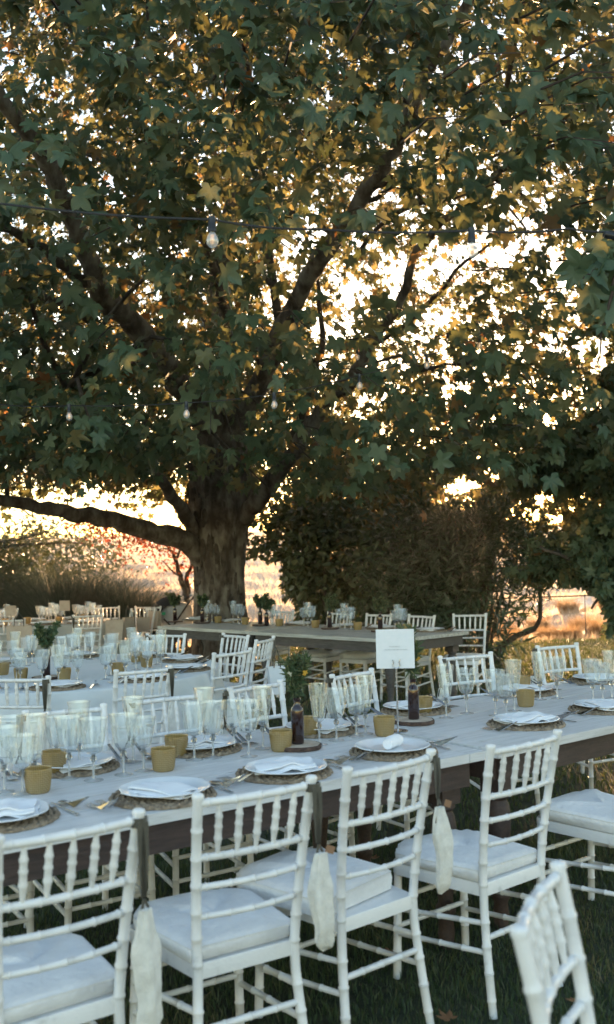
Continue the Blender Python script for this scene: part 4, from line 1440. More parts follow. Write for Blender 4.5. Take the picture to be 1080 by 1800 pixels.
aa_ = mth('MULTIPLY', mth('ARCTAN2', sx_n.outputs[1], sx_n.outputs[0]), 19)
zz_ = mth('MULTIPLY', sx_n.outputs[2], 430)
dd_ = mth('MULTIPLY', mth('SINE', mth('ADD', aa_, zz_)), mth('SINE', mth('SUBTRACT', aa_, zz_)))
rp_ = am_n.new('ShaderNodeValToRGB')  # glint and shade of the diamond relief, painted into the amber colour
rp_.color_ramp.elements[0].color = (.46, .33, .11, 1); rp_.color_ramp.elements[1].color = (.70, .53, .23, 1)
rp_.color_ramp.elements[0].position, rp_.color_ramp.elements[1].position = .15, .8
am_l.new(mth('ADD', mth('MULTIPLY', dd_, .5), .5), rp_.inputs[0])
for q_ in am_n:
    if q_.type == 'BSDF_PRINCIPLED':
        am_l.new(rp_.outputs[0], q_.inputs['Base Color'])
    if q_.type == 'BSDF_TRANSLUCENT':
        am_l.new(rp_.outputs[0], q_.inputs['Color'])
TUM = tumbler_mesh()
WAX = None


def tumbler(x, y, z, label, group):
    return put('amber_tumbler', TUM, None, (x, y, z), rng.uniform(0, 6), label=label, category='tumbler', group=group)


def charger_mesh():
    """woven straw mat: concentric plaited coils with bumps"""
    mb = MB()
    n = 96
    R_ = .178
    prof = [(.001, .004)]
    coils = 9
    for k in range(coils):
        r0_ = .012 + (R_ - .012) * k / coils
        r1_ = .012 + (R_ - .012) * (k + 1) / coils
        prof += [(r0_ + .001, .004), ((r0_ * .7 + r1_ * .3), .0105), ((r0_ * .3 + r1_ * .7), .0105), (r1_ - .001, .005)]
    prof += [(R_, .001), (R_ - .004, 0), (.001, 0)]
    v = []
    for i, (r, z) in enumerate(prof):
        for j in range(n):
            a = 2 * PI * j / n
            zz = z
            rr = r
            if z > .009:
                zz = z + .0028 * (1 if (j // 2 + i // 4) % 2 else -1)
            if i > len(prof) - 8:
                rr = r + .0022 * math.sin(j * PI / 2 + i) + .001 * math.sin(j * .7)
            v.append((rr * math.cos(a), rr * math.sin(a), zz))
    f = [(i * n + j, i * n + (j + 1) % n, (i + 1) * n + (j + 1) % n, (i + 1) * n + j) for i in range(len(prof) - 1) for j in range(n)]
    return MB().add(v, f).mesh('woven_charger', M['straw'], sharp=25)


CHG = charger_mesh()


def plate_mesh():
    n = 64
    prof = [(.001, .0), (.085, .0), (.090, .002), (.105, .006), (.148, .016), (.151, .018), (.149, .0205), (.108, .012), (.094, .007), (.080, .006), (.001, .006)]
    return MB().lathe(prof, n, ripple=lambda i, j: .012 * math.cos(8 * 2 * PI * j / n) * (3 <= i <= 7)).mesh('dinner_plate', M['plate'], sharp=35)


PLT = plate_mesh()


def napkin_mesh(kind):
    """folded cloth: layered soft rectangle, edges uneven"""
    mb = MB()
    r = np.random.default_rng(50 + kind)
    if kind == 2:      # rolled bundle
        mb.tube([(-.06, 0, .022), (-.03, .002, .025), (.0, 0, .026), (.03, -.002, .025), (.062, 0, .022)], [.020, .026, .024, .026, .020], n=12)
        return mb.mesh('napkin', M['napkin'], sharp=60)
    LX, LY = (.115, .085) if kind == 0 else (.125, .075)
    nx, ny = 14, 10
    layers = 3
    for L_ in range(layers):
        z0_ = .004 + L_ * .0065
        sx_, sy_ = LX * (1 - .07 * L_) + r.normal() * .003, LY * (1 - .12 * L_)
        ang = r.normal() * .07
        v = []
        for j in range(ny + 1):
            for i in range(nx + 1):
                x, y = (i / nx * 2 - 1) * sx_, (j / ny * 2 - 1) * sy_
                e = max(abs(i / nx * 2 - 1), abs(j / ny * 2 - 1))
                z = z0_ + .006 * math.sin(x * 30 + L_) * .4 + .004 * math.sin(y * 45 + x * 20 + L_ * 2) - .004 * e ** 4 + .012 * max(0, (x / sx_)) ** 2 * (kind == 0)
                z += .012 * math.exp(-((x - .02) / .03) ** 2) * (kind == 0)
                xx = x * math.cos(ang) - y * math.sin(ang)
                yy = x * math.sin(ang) + y * math.cos(ang)
                v.append((xx + .003 * math.sin(y * 60), yy + .002 * math.sin(x * 50), z))
        m_ = len(v)
        v += [(a, b, c_ - .0045) for a, b, c_ in v]
        w = nx + 1
        f = []
        for j in range(ny):
            for i in range(nx):
                a = j * w + i
                f.append((a, a + 1, a + w + 1, a + w))
                f.append((m_ + a, m_ + a + w, m_ + a + w + 1, m_ + a + 1))
        for i in range(nx):
            f.append((i, m_ + i, m_ + i + 1, i + 1))
            a = ny * w + i
            f.append((a, a + 1, m_ + a + 1, m_ + a))
        for j in range(ny):
            a = j * w
            f.append((a, a + w, m_ + a + w, m_ + a))
            a = j * w + nx
            f.append((a, m_ + a, m_ + a + w, a + w))
        mb.add(v, f)
    return mb.mesh('napkin', M['napkin'], sharp=60)


NAP = [napkin_mesh(k) for k in range(3)]


def cutlery_mesh(kind):
    mb = MB()

    def plate2d(outline, z0_, z1_, bend=0):
        k = len(outline)
        v = [(x, y, z0_ + bend * (y - .1) ** 2 * 6) for x, y in outline] + [(x, y, z1_ + bend * (y - .1) ** 2 * 6) for x, y in outline]
        f = [(i, (i + 1) % k, k + (i + 1) % k, k + i) for i in range(k)] + [tuple(reversed(range(k))), tuple(k + i for i in range(k))]
        mb.add(v, f)
    if kind == 'knife':
        plate2d([(-.006, 0), (.006, 0), (.0055, .09), (.004, .10), (.0085, .12), (.0095, .17), (.004, .212), (-.002, .218), (-.004, .10), (-.0055, .09)], .001, .0035)
    elif kind == 'spoon':
        plate2d([(-.006, 0), (.006, 0), (.0035, .09), (.0025, .135), (-.0025, .135), (-.0035, .09)], .001, .0035, .8)
        n = 16
        v = []
        for q_, dz in ((1, .006), (.7, .0025), (.35, .001), (.02, .0005)):
            for j in range(n):
                a = 2 * PI * j / n
                v.append((.019 * q_ * math.cos(a), .162 + .029 * q_ * math.sin(a), .002 + dz))
        f = [(i * n + j, i * n + (j + 1) % n, (i + 1) * n + (j + 1) % n, (i + 1) * n + j) for i in range(3) for j in range(n)]
        mb.add(v, f)
    else:
        plate2d([(-.006, 0), (.006, 0), (.0035, .09), (.0025, .125), (-.0025, .125), (-.0035, .09)], .001, .0035, .8)
        plate2d([(-.003, .124), (.003, .124), (.0115, .140), (.012, .152), (-.012, .152), (-.0115, .140)], .003, .005)
        for x in (-.0105, -.0035, .0035, .0105):
            mb.box((x, .172, .0045), (.0028, .042, .002))
    return mb.mesh(kind, M['steel'], sharp=35)


CUT = {k: cutlery_mesh(k) for k in ('knife', 'spoon', 'fork')}


def setting(x, y, z, yaw, desc, nap=0, cut=True, charger=True, group=None):
    """yaw: direction (radians) from the diner's edge into the table is local +y"""
    g = group
    P0 = Vector((x, y, z))
    if charger:
        put('woven_charger', CHG, None, (x, y, z), rng.uniform(0, 6), label='round woven straw charger under the ' + desc, category='charger', group='woven chargers')
    zc = z + (.0135 if charger else .001)
    put('dinner_plate', PLT, None, (x + rng.normal() * .006, y + rng.normal() * .006, zc), rng.uniform(0, 6), label='white dinner plate, ' + desc, category='plate', group='dinner plates')
    put('napkin', NAP[nap], None, (x, y, zc + .0075), yaw + rng.normal() * .3 + (PI / 2 if nap == 1 else 0), label='folded white napkin on the ' + desc, category='napkin', group='folded napkins')
    if cut:
        R_ = Matrix.Rotation(yaw, 3, 'Z')
        for kd, dx, nm in (('fork', -.235, 'outer fork left'), ('fork', -.205, 'inner fork left'), ('knife', .205, 'knife right'), ('spoon', .238, 'spoon right')):
            q_ = P0 + R_ @ Vector((dx, -.115 + rng.normal() * .006, .0005))
            put('dinner_' + kd if kd != 'spoon' else 'spoon', CUT[kd], None, q_, yaw + rng.normal() * .05, label='steel ' + nm + ' of the ' + desc, category='cutlery', group='cutlery at the place settings')


# ------------------------------------------------------------------ front table
ZT = .7755
yl, yr = math.radians(YL), math.radians(YR)
ordn = ['first', 'second', 'third', 'fourth', 'fifth', 'sixth', 'seventh']
for k, (x, y, yw, nap) in enumerate([(-.965, 3.11, yl, 0), (-.50, 3.36, yl, 1), (-.105, 3.685, yl, 0), (.325, 4.03, yl, 2), (.985, 4.62, yr, 0), (1.46, 5.00, yr, 1)]):
    setting(x, y, ZT, yw, f'{ordn[k]} near-side setting from left, front table', nap)
for k, (x, y, yw, nap) in enumerate([(-1.36, 3.46, yl, 0), (-.92, 3.86, yl, 1), (-.47, 4.18, yl, 0), (.03, 4.56, yl, 1), (.53, 5.10, yr, 0), (1.20, 5.66, yr, 0), (1.75, 6.12, yr, 1)]):
    setting(x, y, ZT, yw + PI, f'{ordn[k]} far-side setting from left, front table', nap)
gl = [((8, 1392), 'med'), ((40, 1396), 'small'), ((62, 1384), 'tall'), ((20, 1366), 'med'), ((122, 1368), 'med'), ((100, 1352), 'small'), ((165, 1372), 'med'), ((140, 1352), 'tall'), ((218, 1362), 'med'), ((253, 1355), 'small'),
      ((235, 1340), 'tall'), ((342, 1336), 'med'), ((375, 1332), 'med'), ((360, 1318), 'tall'), ((438, 1330), 'med'), ((463, 1316), 'tall'), ((412, 1316), 'small'), ((562, 1309), 'tall'), ((592, 1302), 'med'), ((627, 1295), 'med'), ((643, 1290), 'tall'),
      ((785, 1262), 'tall'), ((821, 1254), 'med'), ((872, 1258), 'med'), ((890, 1258), 'small'), ((905, 1250), 'tall'), ((950, 1230), 'tall'), ((980, 1228), 'med'), ((1043, 1234), 'med'), ((1060, 1232), 'small'), ((1076, 1228), 'tall')]
where = ['leftmost at the picture edge', 'second from the left edge', 'just left of the leftmost amber tumbler', 'behind the leftmost glasses', 'behind the left amber tumblers', 'farthest back by the left tumblers',
         'right of the left tumblers', 'behind that pair by the left tumblers', 'left of the centre-left tumbler', 'beside the centre-left tumbler', 'behind the centre-left tumbler', 'right of the paired tumblers',
         'second right of the paired tumblers', 'tallest right of the paired tumblers', 'left of the brown bottle', 'just left of the brown bottle', 'smallest left of the bottle', 'first right of the brown bottle',
         'second right of the brown bottle', 'third right of the bottle', 'fourth right of the bottle', 'first right of the table sign', 'second right of the sign', 'third right of the sign', 'smallest of the cluster right of the sign',
         'last of the cluster right of the sign', 'behind the fifth near plate', 'right of the tallest one behind the fifth plate', 'left in the group at the right edge', 'middle of the group at the right edge', 'rightmost at the picture edge']
kname = {'tall': 'tall cut champagne glass', 'med': 'wide cut water goblet', 'small': 'small cut wine goblet'}
for ((x, y), kd), w in zip(gl, where):
    p = at(x, y, z=ZT)
    glass(kd, p.x, p.y, ZT, f'{kname[kd]} {w}, front table', 'cut glasses on the front table')
for (x, y), w in [((63, 1396), 'nearest the left edge'), ((92, 1362), 'behind the leftmost one'), ((286, 1357), 'above the second near plate'), ((309, 1332), 'behind the one above the second plate'), ((494, 1322), 'left of the brown bottle'),
                  ((541, 1296), 'half hidden behind the brown bottle'), ((677, 1295), 'in front of the table sign'), ((746, 1256), 'right behind the bottle at the sign'), ((927, 1243), 'above the fifth near plate'), ((921, 1216), 'farthest back at the right')]:
    p = at(x, y, z=ZT)
    tumbler(p.x, p.y + .03, ZT, f'amber ribbed glass tumbler {w}, front table', 'amber tumblers on the front table')


def slice_mesh(R_):
    mb = MB()
    n = 40
    rip = lambda i, j: .03 * math.sin(3 * 2 * PI * j / n + 1) + .018 * math.sin(9 * 2 * PI * j / n)
    mb.lathe([(.001, .018), (R_ - .004, .018)], n, ripple=rip)
    side_ = MB().lathe([(R_ - .0035, .0185), (R_ + .003, .017), (R_ + .004, .009), (R_ + .002, .001), (R_ - .004, 0), (.001, 0)], n, ripple=rip)
    return mb.mesh('cut_face', M['slice_top'], sharp=60), side_.mesh('bark_ring', M['bark_edge'], sharp=60)


SLC = slice_mesh(.095)


def wood_slice(x, y, z, label):
    t = thing('wood_slice', label, 'wood slice', (x, y, z), rng.uniform(0, 6), 'wood slices under the bottles')
    put('cut_face', SLC[0], t)
    put('bark_ring', SLC[1], t)


BOT = MB().lathe([(.001, 0), (.024, 0), (.0265, .004), (.0265, .135), (.0245, .146), (.0145, .158), (.0128, .162), (.0128, .176), (.0155, .178), (.0155, .188), (.0125, .189), (.010, .180), (.010, .165)], 28).mesh('glass_body', M['bottle'], sharp=50)


def sprig_mesh(h, w, n, seed, kind='narrow', leaf=.045):
    r = np.random.default_rng(seed)
    st = MB()
    P_, T_ = [], []
    for k in range(7):
        a = r.uniform(0, 2 * PI)
        e = Vector((w * math.cos(a) * r.uniform(.3, 1), w * math.sin(a) * r.uniform(.3, 1), .19 + h * r.uniform(.6, 1.05)))
        b = Vector((.003 * math.cos(a), .003 * math.sin(a), .16))
        m_ = b.lerp(e, .5) + Vector((0, 0, .02))
        st.tube([b, m_, e], [.0015, .0013, .0008], n=4)
        for q_ in r.uniform(.22, 1.0, n // 7):
            p = b.lerp(m_, q_ * 2) if q_ < .5 else m_.lerp(e, q_ * 2 - 1)
            P_.append(tuple(p))
            T_.append(tuple((e - b).normalized() * .5 + Vector(r.normal(size=3)) * .6))
    P_, T_ = np.array(P_), np.array(T_)
    nn_ = r.normal(size=P_.shape) + np.array([0, 0, .5])
    me = scatter(kind, P_, T_, nn_, r.uniform(.6, 1.2, len(P_)) * leaf, r.random(len(P_)), 'greenery', M['herb_leaf'])
    return me, st.mesh('stalks', M['herb_leaf'])


SPR = [sprig_mesh(.17, .060, 900, 4, 'narrow', .040), sprig_mesh(.24, .07, 1100, 5, 'narrow', .044), sprig_mesh(.16, .11, 900, 6, 'chip', .036), sprig_mesh(.15, .10, 700, 7, 'chip', .04)]


def vase(x, y, z, k, label, lab2, blooms=0, sliced=True, sl_label=''):
    if sliced:
        wood_slice(x, y, z, sl_label)
        z += .0195
    t = thing('brown_bottle', label, 'bottle', (x, y, z), rng.uniform(0, 6), 'brown bottle vases')
    put('glass_body', BOT, t)
    s = thing('greenery_sprig', lab2, 'greenery', (x, y, z), rng.uniform(0, 6), 'greenery in the bottles')
    put('greenery', SPR[k][0], s, kind='stuff')
    put('stalks', SPR[k][1], s)
    for b in range(blooms):
        q_ = MB()
        a = rng.uniform(0, 6)
        c_ = Vector((.04 * math.cos(a), .04 * math.sin(a), .24 + .07 * rng.random()))
        for i in range(9):
            d = Vector(rng.normal(size=3)).normalized()
            q_.tube([c_, c_ + d * .014], [.004, .002], n=5)
        put('blossom', q_.mesh('blossom', M['blossom'] if b % 2 == 0 else M['blossom_pale']), s)


p = at(524, 1309, z=.79)
vase(p.x, p.y, ZT, 0, 'brown glass bottle on a wood slice, centre of the front table', 'dark green sprig with yellow bloom in the centre bottle, front table', 3, True, 'round wood slice under the centre brown bottle, front table')
p = at(732, 1266, z=.79)
vase(p.x - .01, p.y + .01, ZT, 1, 'brown glass bottle beside the white table sign', 'tall feathery sprig in the bottle beside the sign', 3, True, 'round bark-edged wood slice beside the sign stand')
p = at(82, 1190, z=.79)
vase(p.x, p.y, .777, 2, 'brown glass bottle on the clothed round table', 'bushy sprig in the bottle on the round table', 0, True, 'wood slice on the clothed round table')
for k, (x, y, w) in enumerate([(308, 1092, 'left end of the rear table, before the stroller'), (356, 1094, 'rear table, in front of the trunk edge'), (458, 1098, 'rear table, left of the bottle pair'), (469, 1098.5, 'rear table, right of the bottle pair'),
                               (580, 1104, 'middle of the rear table'), (669, 1108.5, 'rear table, just behind the sign')]):
    p = at(x, y, z=.79)
    vase(p.x, p.y, .777, 3 if k % 2 else 2, 'brown bottle, ' + w, 'green sprig in bottle, ' + w, 0, k != 3, 'wood slice under bottle, ' + w)

# table sign: square white card in a clip stand
p = at(700, 1286, z=ZT)
sg = thing('sign_stand', 'slim metal clip stand with round foot holding the white card', 'sign stand', (p.x, p.y, ZT))
put('foot', MB().lathe([(.001, 0), (.045, 0), (.046, .003), (.042, .006), (.006, .009), (.001, .0095)], 32).mesh('foot', M['steel'], sharp=40), sg)
put('pole', MB().tube([(0, 0, .006), (0, 0, .285)], .0042, 10).mesh('pole', M['steel']), sg)
cl = MB()
for sx in (-1, 1):
    cl.tube([(0, -.002, .282), (sx * .010, -.005, .286), (sx * .017, -.006, .298), (sx * .012, -.006, .310), (sx * .017, -.007, .322)], .0026, 8)
put('clip', cl.mesh('clip', M['steel']), sg)
cd = thing('table_card', 'square white card with two faint printed lines, held above the front table', 'sign', (p.x - .003, p.y, ZT + .282), math.radians(-3))
put('card', MB().box((0, .002, .088), (.172, .003, .176)).mesh('card', M['card'], smooth=False), cd)
ink = MB()
for row, (z, x0, x1, h) in enumerate([(.098, -.028, .020, .006), (.084, -.048, .052, .0055)]):
    x = x0
    while x < x1:
        w = rng.uniform(.003, .0055)
        ink.box((x + w / 2, -.0004, z), (.0009, .0006, h))
        ink.box((x + w / 2 + .0012, -.0004, z + rng.uniform(-1, 1) * h * .4), (w * .6, .0006, .0009))
        x += w + rng.uniform(.0012, .0022) + (.005 if rng.random() < .12 else 0)
put('printed_lines', ink.mesh('printed_lines', M['ink'], smooth=False), cd, kind='stuff')

# ------------------------------------------------------------------ chairs round the front table
ch1 = chair(-.60, 2.50, YL, 'white chair at bottom left with rumpled cushion and pouch', 'white chairs around the front table', 1)
ch2 = chair(-.155, 2.86, YL - 4, 'white chair, second from left in the near row, plump cushion', 'white chairs around the front table', 0)
ch3 = chair(.255, 3.22, YL + 3, 'white chair, third in the near row, cushion slipped off-centre', 'white chairs around the front table', 2)
ch4 = chair(.755, 3.52, YR, 'white chair in the near row without pouch, before the table joint', 'white chairs around the front table', 3)
ch5 = chair(1.40, 4.04, YR, 'white chair cut by the right edge, only cushion and legs showing', 'white chairs around the front table', 1)
for c_ in ch3.children:
    if c_.name.startswith('cushion'):
        c_.location = (-.03, .045, .0)
        c_.rotation_euler = (0, 0, .13)
near = chair(.41, 1.93, -114, 'blurred white chair nearest the camera at the bottom right corner', None, 0)
fch = []
for k, (x, y, dy, lab) in enumerate([(-1.55, 4.22, 0, 'white chair far side, partly cut by the left edge'), (-1.12, 4.50, 0, 'white chair far side, behind the leftmost tumblers'), (-.70, 4.85, -4, 'white chair far side, behind the paired amber tumblers'),
                                  (-.30, 5.22, 12, 'white chair far side, turned, left of the centre bottle'), (.225, 5.68, 14, 'white chair far side, slanting crest right of the centre bottle'),
                                  (1.03, 6.55, -20, 'white chair far side, right of the sign and its bottle'), (1.74, 7.10, -10, 'white chair far side against the dry field, right')]):
    fch.append(chair(x, y, 180 + (YL if x < .5 else YR) + dy, lab, 'white chairs around the front table', k))
pouch_thing(ch1, 1, 'off-white linen pouch on dark ribbon, first near chair from left', drop=.03, long=.30)
pouch_thing(ch2, 1, 'off-white linen pouch with kraft tag, second near chair', drop=.0, long=.27, tag=True)
pouch_thing(ch3, 1, 'off-white linen pouch on olive ribbon, third near chair', drop=-.03, long=.27, tag=True)
for k, (c_, sd) in enumerate(zip(fch, [1, 1, 1, 1, 1, 1, 1])):
    pouch_thing(c_, sd, 'linen pouch on dark ribbon, ' + ['far-side chair at the left edge', 'far chair behind the leftmost tumblers', 'far chair behind the paired tumblers', 'turned far chair left of the bottle', 'far chair right of the bottle',
                                                        'far chair right of the sign', 'far chair against the dry field'][k])

# ------------------------------------------------------------------ round table: settings and chairs
angs = [-115, -78, -42, -8, 28, 62, 100, 140, 180, 215]
for k, a in enumerate(angs):
    aa = math.radians(a)
    x, y = RC[0] + (RX - .21) * math.cos(aa), RC[1] + (RY - .21) * math.sin(aa)
    d = ['front, left of the vase bottle', 'front, below the vase bottle', 'front right', 'right end', 'right rear', 'rear right', 'rear middle', 'rear left', 'left end', 'left front'][k]
    setting(x, y, .777, aa + PI / 2, f'{d} setting, round table', k % 2, cut=(a < 0 or a == 28))
    aa2 = aa + .26
    for q_, (rr, kd) in enumerate([(.46, 'med'), (.40, 'tall'), (.53, 'small'), (.60, 'med')]):
        ax = aa + (-.16, .0, .2, .06)[q_]
        glass(kd, RC[0] + (RX - rr) * math.cos(ax), RC[1] + (RY - rr) * math.sin(ax), .777, f'{kname[kd] if q_ < 3 else "inner " + kname[kd]} at the {d} setting, round table', 'cut glasses on the round table')
for (x, y), w in [((118 - 5, 1190), 'by the front setting, right of the bottle'), ((37, 1190), 'left of the bottle'), ((208, 1180), 'behind the turned chair back'), ((258, 1166), 'right, near the end of the table'), ((240, 1158), 'right, farther back'), ((5, 1180), 'at the left edge')]:
    p = at(x, y + 6, z=.777)
    tumbler(p.x, p.y, .777, f'amber ribbed tumbler {w}, round table', 'amber tumblers on the round table')


def face(x, y, cx, cy):      # yaw so the chair's front looks at (cx, cy)
    return math.degrees(math.atan2(cy - y, cx - x)) - 90


rch = []
for x, y, dy, lab in [(-1.02, 6.12, 6, 'white chair before the round table, ribbon on its right post'), (-1.72, 5.82, -6, 'white chair at the left edge before the round table'), (-1.30, 9.05, 0, 'white chair behind the round table against the lawn'),
                  (-2.19, 9.25, 10, 'white chair behind the round table at the left'), (-.54, 7.18, 'y50', 'white chair seen side-on right of the round table, nearest'), (-.66, 8.80, 'y130', 'white chair seen side-on, in front of the trunk base'),
                  (-.38, 8.30, 'y70', 'white chair turned away, just right of the side-on pair')]:
    rch.append(chair(x, y, float(dy[1:]) if isinstance(dy, str) else face(x, y, *RC) + dy, lab, 'white chairs around the round table', 2))
for k, c_ in enumerate(rch):
    if k in (0, 1, 2, 5, 6):
        pouch_thing(c_, 1 if k != 2 else 1, 'pouch on dark ribbon, ' + ['chair before the round table', 'left-edge chair before the round table', 'chair behind the round table', '', '', 'side-on chair before the trunk', 'turned chair by the paper bag'][k])

# ------------------------------------------------------------------ rear table: settings and chairs


def rear_pt(x_px, n_off):
    """point on the line parallel to the rear table's front edge, n_off behind it, seen at photo column x_px"""
    best = None
    for u in np.linspace(-2.2, 3.8, 1201):
        P_ = pr4 - uB * 3.02 + uB * float(u) + nB * n_off
        xx, yy, dd = pix([(P_.x, P_.y, .9)])
        e = abs(xx[0] - x_px)
        if best is None or e < best[0]:
            best = (e, P_)
    return best[1]


rty = math.radians(-46)
rdesc = ['first setting from left', 'second setting from left, before the trunk', 'third setting, right of the bottle pair', 'fourth setting', 'fifth setting, left of the sign', 'last setting at the right end']
for k, x in enumerate([347, 408, 527, 603, 672, 758]):
    p = rear_pt(x, 1.0)
    setting(p.x, p.y, .777, rty + PI, rdesc[k] + ', rear table', k % 2, cut=True)
for k, ((x1, x2, x3, xt), d) in enumerate(zip([(364, 373, 381, 383), (410, 419, 425, 431), (480, 487, 475, 491), (541, 548, 534, 554), (606, 617, 597, 629), (700, 708, 694, 716)], rdesc)):
    for xx, kd, off in ((x1, 'tall', .84), (x2, 'med', .78), (x3, 'small', .82)):
        p = rear_pt(xx, off)
        glass(kd, p.x, p.y, .777, f'{kname[kd]}, {d}, rear table', 'cut glasses on the rear table').scale = (1.1, 1.1, 1.1)
    p = rear_pt(xt, .78)
    tumbler(p.x, p.y, .777, f'amber tumbler, {d}, rear table', 'amber tumblers on the rear table')
for k, (x, lab) in enumerate([(500, 'white chair behind the rear table, just right of the trunk'), (598, 'white chair behind the rear table, third from its right end'), (668, 'white chair behind the rear table, second from its right end'), (742, 'white chair behind the rear table near its right end')]):
    p = rear_pt(x, 1.40)
    chair(p.x, p.y, 180 - 46 + rng.normal() * 4, lab, 'white chairs around the rear table', k)
chair(1.80, 11.15, 180 - 24, 'white chair standing free at the right end of the rear table', 'white chairs around the rear table', 0)
p = rear_pt(430, 1.1)

# ------------------------------------------------------------------ far left table
def FP(u, v):
    return FC[0] + u * math.cos(FY) - v * math.sin(FY), FC[1] + u * math.sin(FY) + v * math.cos(FY)


k = 0
for u in (-.9, -.3, .3, .9, 1.4):
    for v in (-.5, .5):
        x, y = FP(u, v)
        d = f'{["leftmost", "second from left", "third from left", "fourth from left", "rightmost"][int(round((u + .9) / .58)) if u < 1.3 else 4]} {"near" if v < 0 else "far"} setting, far left table'
        setting(x, y, .777, FY + (0 if v < 0 else PI), d, k % 2, cut=False)
        for q_, (du, dv, kd) in enumerate([(.20, .25, 'tall'), (.27, .2, 'med'), (.12, .28, 'small'), (.03, .30, 'med')]):
            x, y = FP(u + du, v + (dv if v < 0 else -dv))
            glass(kd, x, y, .777, f'{kname[kd]}, {"outer" if q_ == 3 else "inner"} glass, {d}', 'cut glasses on the far left table')
        k += 1
for u, v, w in [(-.6, -.3, 'left'), (-.1, -.2, 'left of centre'), (.45, -.25, 'centre'), (.75, -.1, 'right of centre'), (1.15, -.28, 'right, near side'), (1.5, .1, 'right end')]:
    x, y = FP(u, v)
    tumbler(x, y, .777, f'amber tumbler, {w}, far left table', 'amber tumblers on the far left table')
for (x, y, w) in [(19, 1075, 'left'), (114, 1066, 'right')]:
    p = at(x, y + 4, D=13.2)
    t = thing('table_card', f'small blank-looking card on stand, {w} one on the far left table', 'sign', (p.x, 13.2, .777), .1, 'cards on the far left table')
    put('card', MB().box((0, 0, p.z - .777 + .04), (.135, .004, .135)).mesh('card', M['card_dull'], smooth=False), t)
    put('stand', MB().tube([(0, 0, 0), (0, 0, p.z - .777)], .004, 6).mesh('stand', M['steel']), t)
for k, (x, y, yaw, lab, rib) in enumerate([(-3.66, 12.15, 14, 'white chair before the far left table, behind the green sprig', 1), (-2.85, 12.85, 24, 'white chair before the far left table, at its right corner', 1), (-3.05, 15.1, 200, 'white chair behind the far left table by the grasses', 0),
                                       (-2.45, 13.9, 100, 'white chair at the far table end, hidden behind paper bags', 1), (-2.42, 14.9, 192, 'white chair left of the stroller with a paper bag', 1), (-2.25, 14.3, 118, 'rightmost side-on white chair beside the stroller', 1), (-4.6, 14.9, 205, 'white chair behind the far left table at the left edge', 0)]):
    c_ = chair(x, y, yaw, lab, 'white chairs around the far left table', k)
    if k in (0, 1):
        pouch_thing(c_, -1, 'dark ribbon and pouch, ' + ['chair behind the green sprig', 'chair at the right corner of the far table'][k])


# paper tote bags
def tote(x, y, z, rz, label, w=.22, h=.26, d=.09, mat=None, group='paper bags by the far left chairs'):
    mat = mat or M['card_dull']
    t = thing('paper_bag', label, 'paper bag', (x, y, z), rz, group)
    bw, tw, sk = w * .5, w * .56, rng.normal() * .012
    v = []
    for q_, (wz, dz) in enumerate([(0, d / 2), (.5, d / 2 * .8), (1, d / 2 * .35)]):
        zz = h * wz
        ww = bw + (tw - bw) * wz
        v += [(-ww, -dz, zz), (ww, -dz + sk * wz, zz), (ww * .97, 0, zz), (ww, dz, zz), (-ww, dz, zz), (-ww * .97, 0, zz)]
    f = [tuple(reversed(range(6)))]
    for r_ in range(2):
        f += [(r_ * 6 + i, r_ * 6 + (i + 1) % 6, r_ * 6 + 6 + (i + 1) % 6, r_ * 6 + 6 + i) for i in range(6)]
    put('bag_body', MB().add(v, f).mesh('bag_body', mat, smooth=False), t)
    for sy_ in (-1, 1):
        put('handle', MB().tube([(-w * .22, sy_ * .018, h - .01), (-w * .2, sy_ * .012, h + .08), (0, 0, h + .15), (w * .2, sy_ * .012, h + .08), (w * .22, sy_ * .018, h - .01)], .004, 6).mesh('handle', M['ribbon']), t)
    return t


for (x, y, D, rz, w, h, lab) in [(34, 1140, 11.85, .1, .26, .27, 'pale paper bag hanging on the chair left of the green sprig'), (176, 1121, 13.3, .2, .20, .22, 'leftmost tan paper bag in the row of bags left of the stroller'),
                              (203, 1130, 12.9, -.2, .22, .30, 'pale paper bag, front one in the row of bags'), (226, 1119, 13.4, .9, .16, .26, 'tan paper bag seen half from its side, in the row'),
                              (252, 1110, 14.0, .3, .17, .20, 'paper bag on the chair next to the stroller'), (272, 1104, 14.2, -.5, .17, .24, 'rightmost paper bag, touching the stroller')]:
    p = at(x, y, D=D)
    tote(p.x, D, p.z, rz, lab, w, h)
p = at(487, 1220, D=7.95)
tote(p.x, 7.95, p.z, .5, 'white paper bag hanging from the turned chair right of the trunk', .13, .22, .05, M['card'], None)

# stroller behind the left end of the rear table
sp_ = at(304, 1100, D=15.2)
st = thing('baby_stroller', 'black baby stroller with grey blanket behind the rear table left end', 'stroller', (sp_.x, 15.2, 0), .25)
put('hood', MB().tube([(-.26, .12, .62), (-.24, .1, .80), (-.14, .08, .95), (0, .05, 1.02), (.12, .02, 1.0)], [.03, .06, .055, .05, .02], n=10).mesh('hood', M['fabric_dark']), st)
sh = MB()
v, f = [], []
for i in range(9):
    a = math.radians(70 + 125 * i / 8)
    for j in range(7):
        b = -.25 + .25 / 3 * j
        rr_ = .36 * math.sqrt(max(.2, 1 - (b / .33) ** 2))
        v.append((rr_ * math.cos(a), b, .70 + rr_ * math.sin(a)))
for i in range(8):
    for j in range(6):
        f.append((i * 7 + j, i * 7 + j + 1, (i + 1) * 7 + j + 1, (i + 1) * 7 + j))
sh.add(v, f)
put('canopy', sh.mesh('canopy', M['fabric_dark'], sharp=80), st)
fr = MB()
for sy_ in (-.24, .24):
    fr.tube([(-.34, sy_, .12), (-.1, sy_, .5), (.24, sy_, .98), (.30, sy_, 1.04)], .013, 8)
    fr.tube([(.30, sy_, .12), (.06, sy_, .5), (-.16, sy_, .72)], .012, 8)
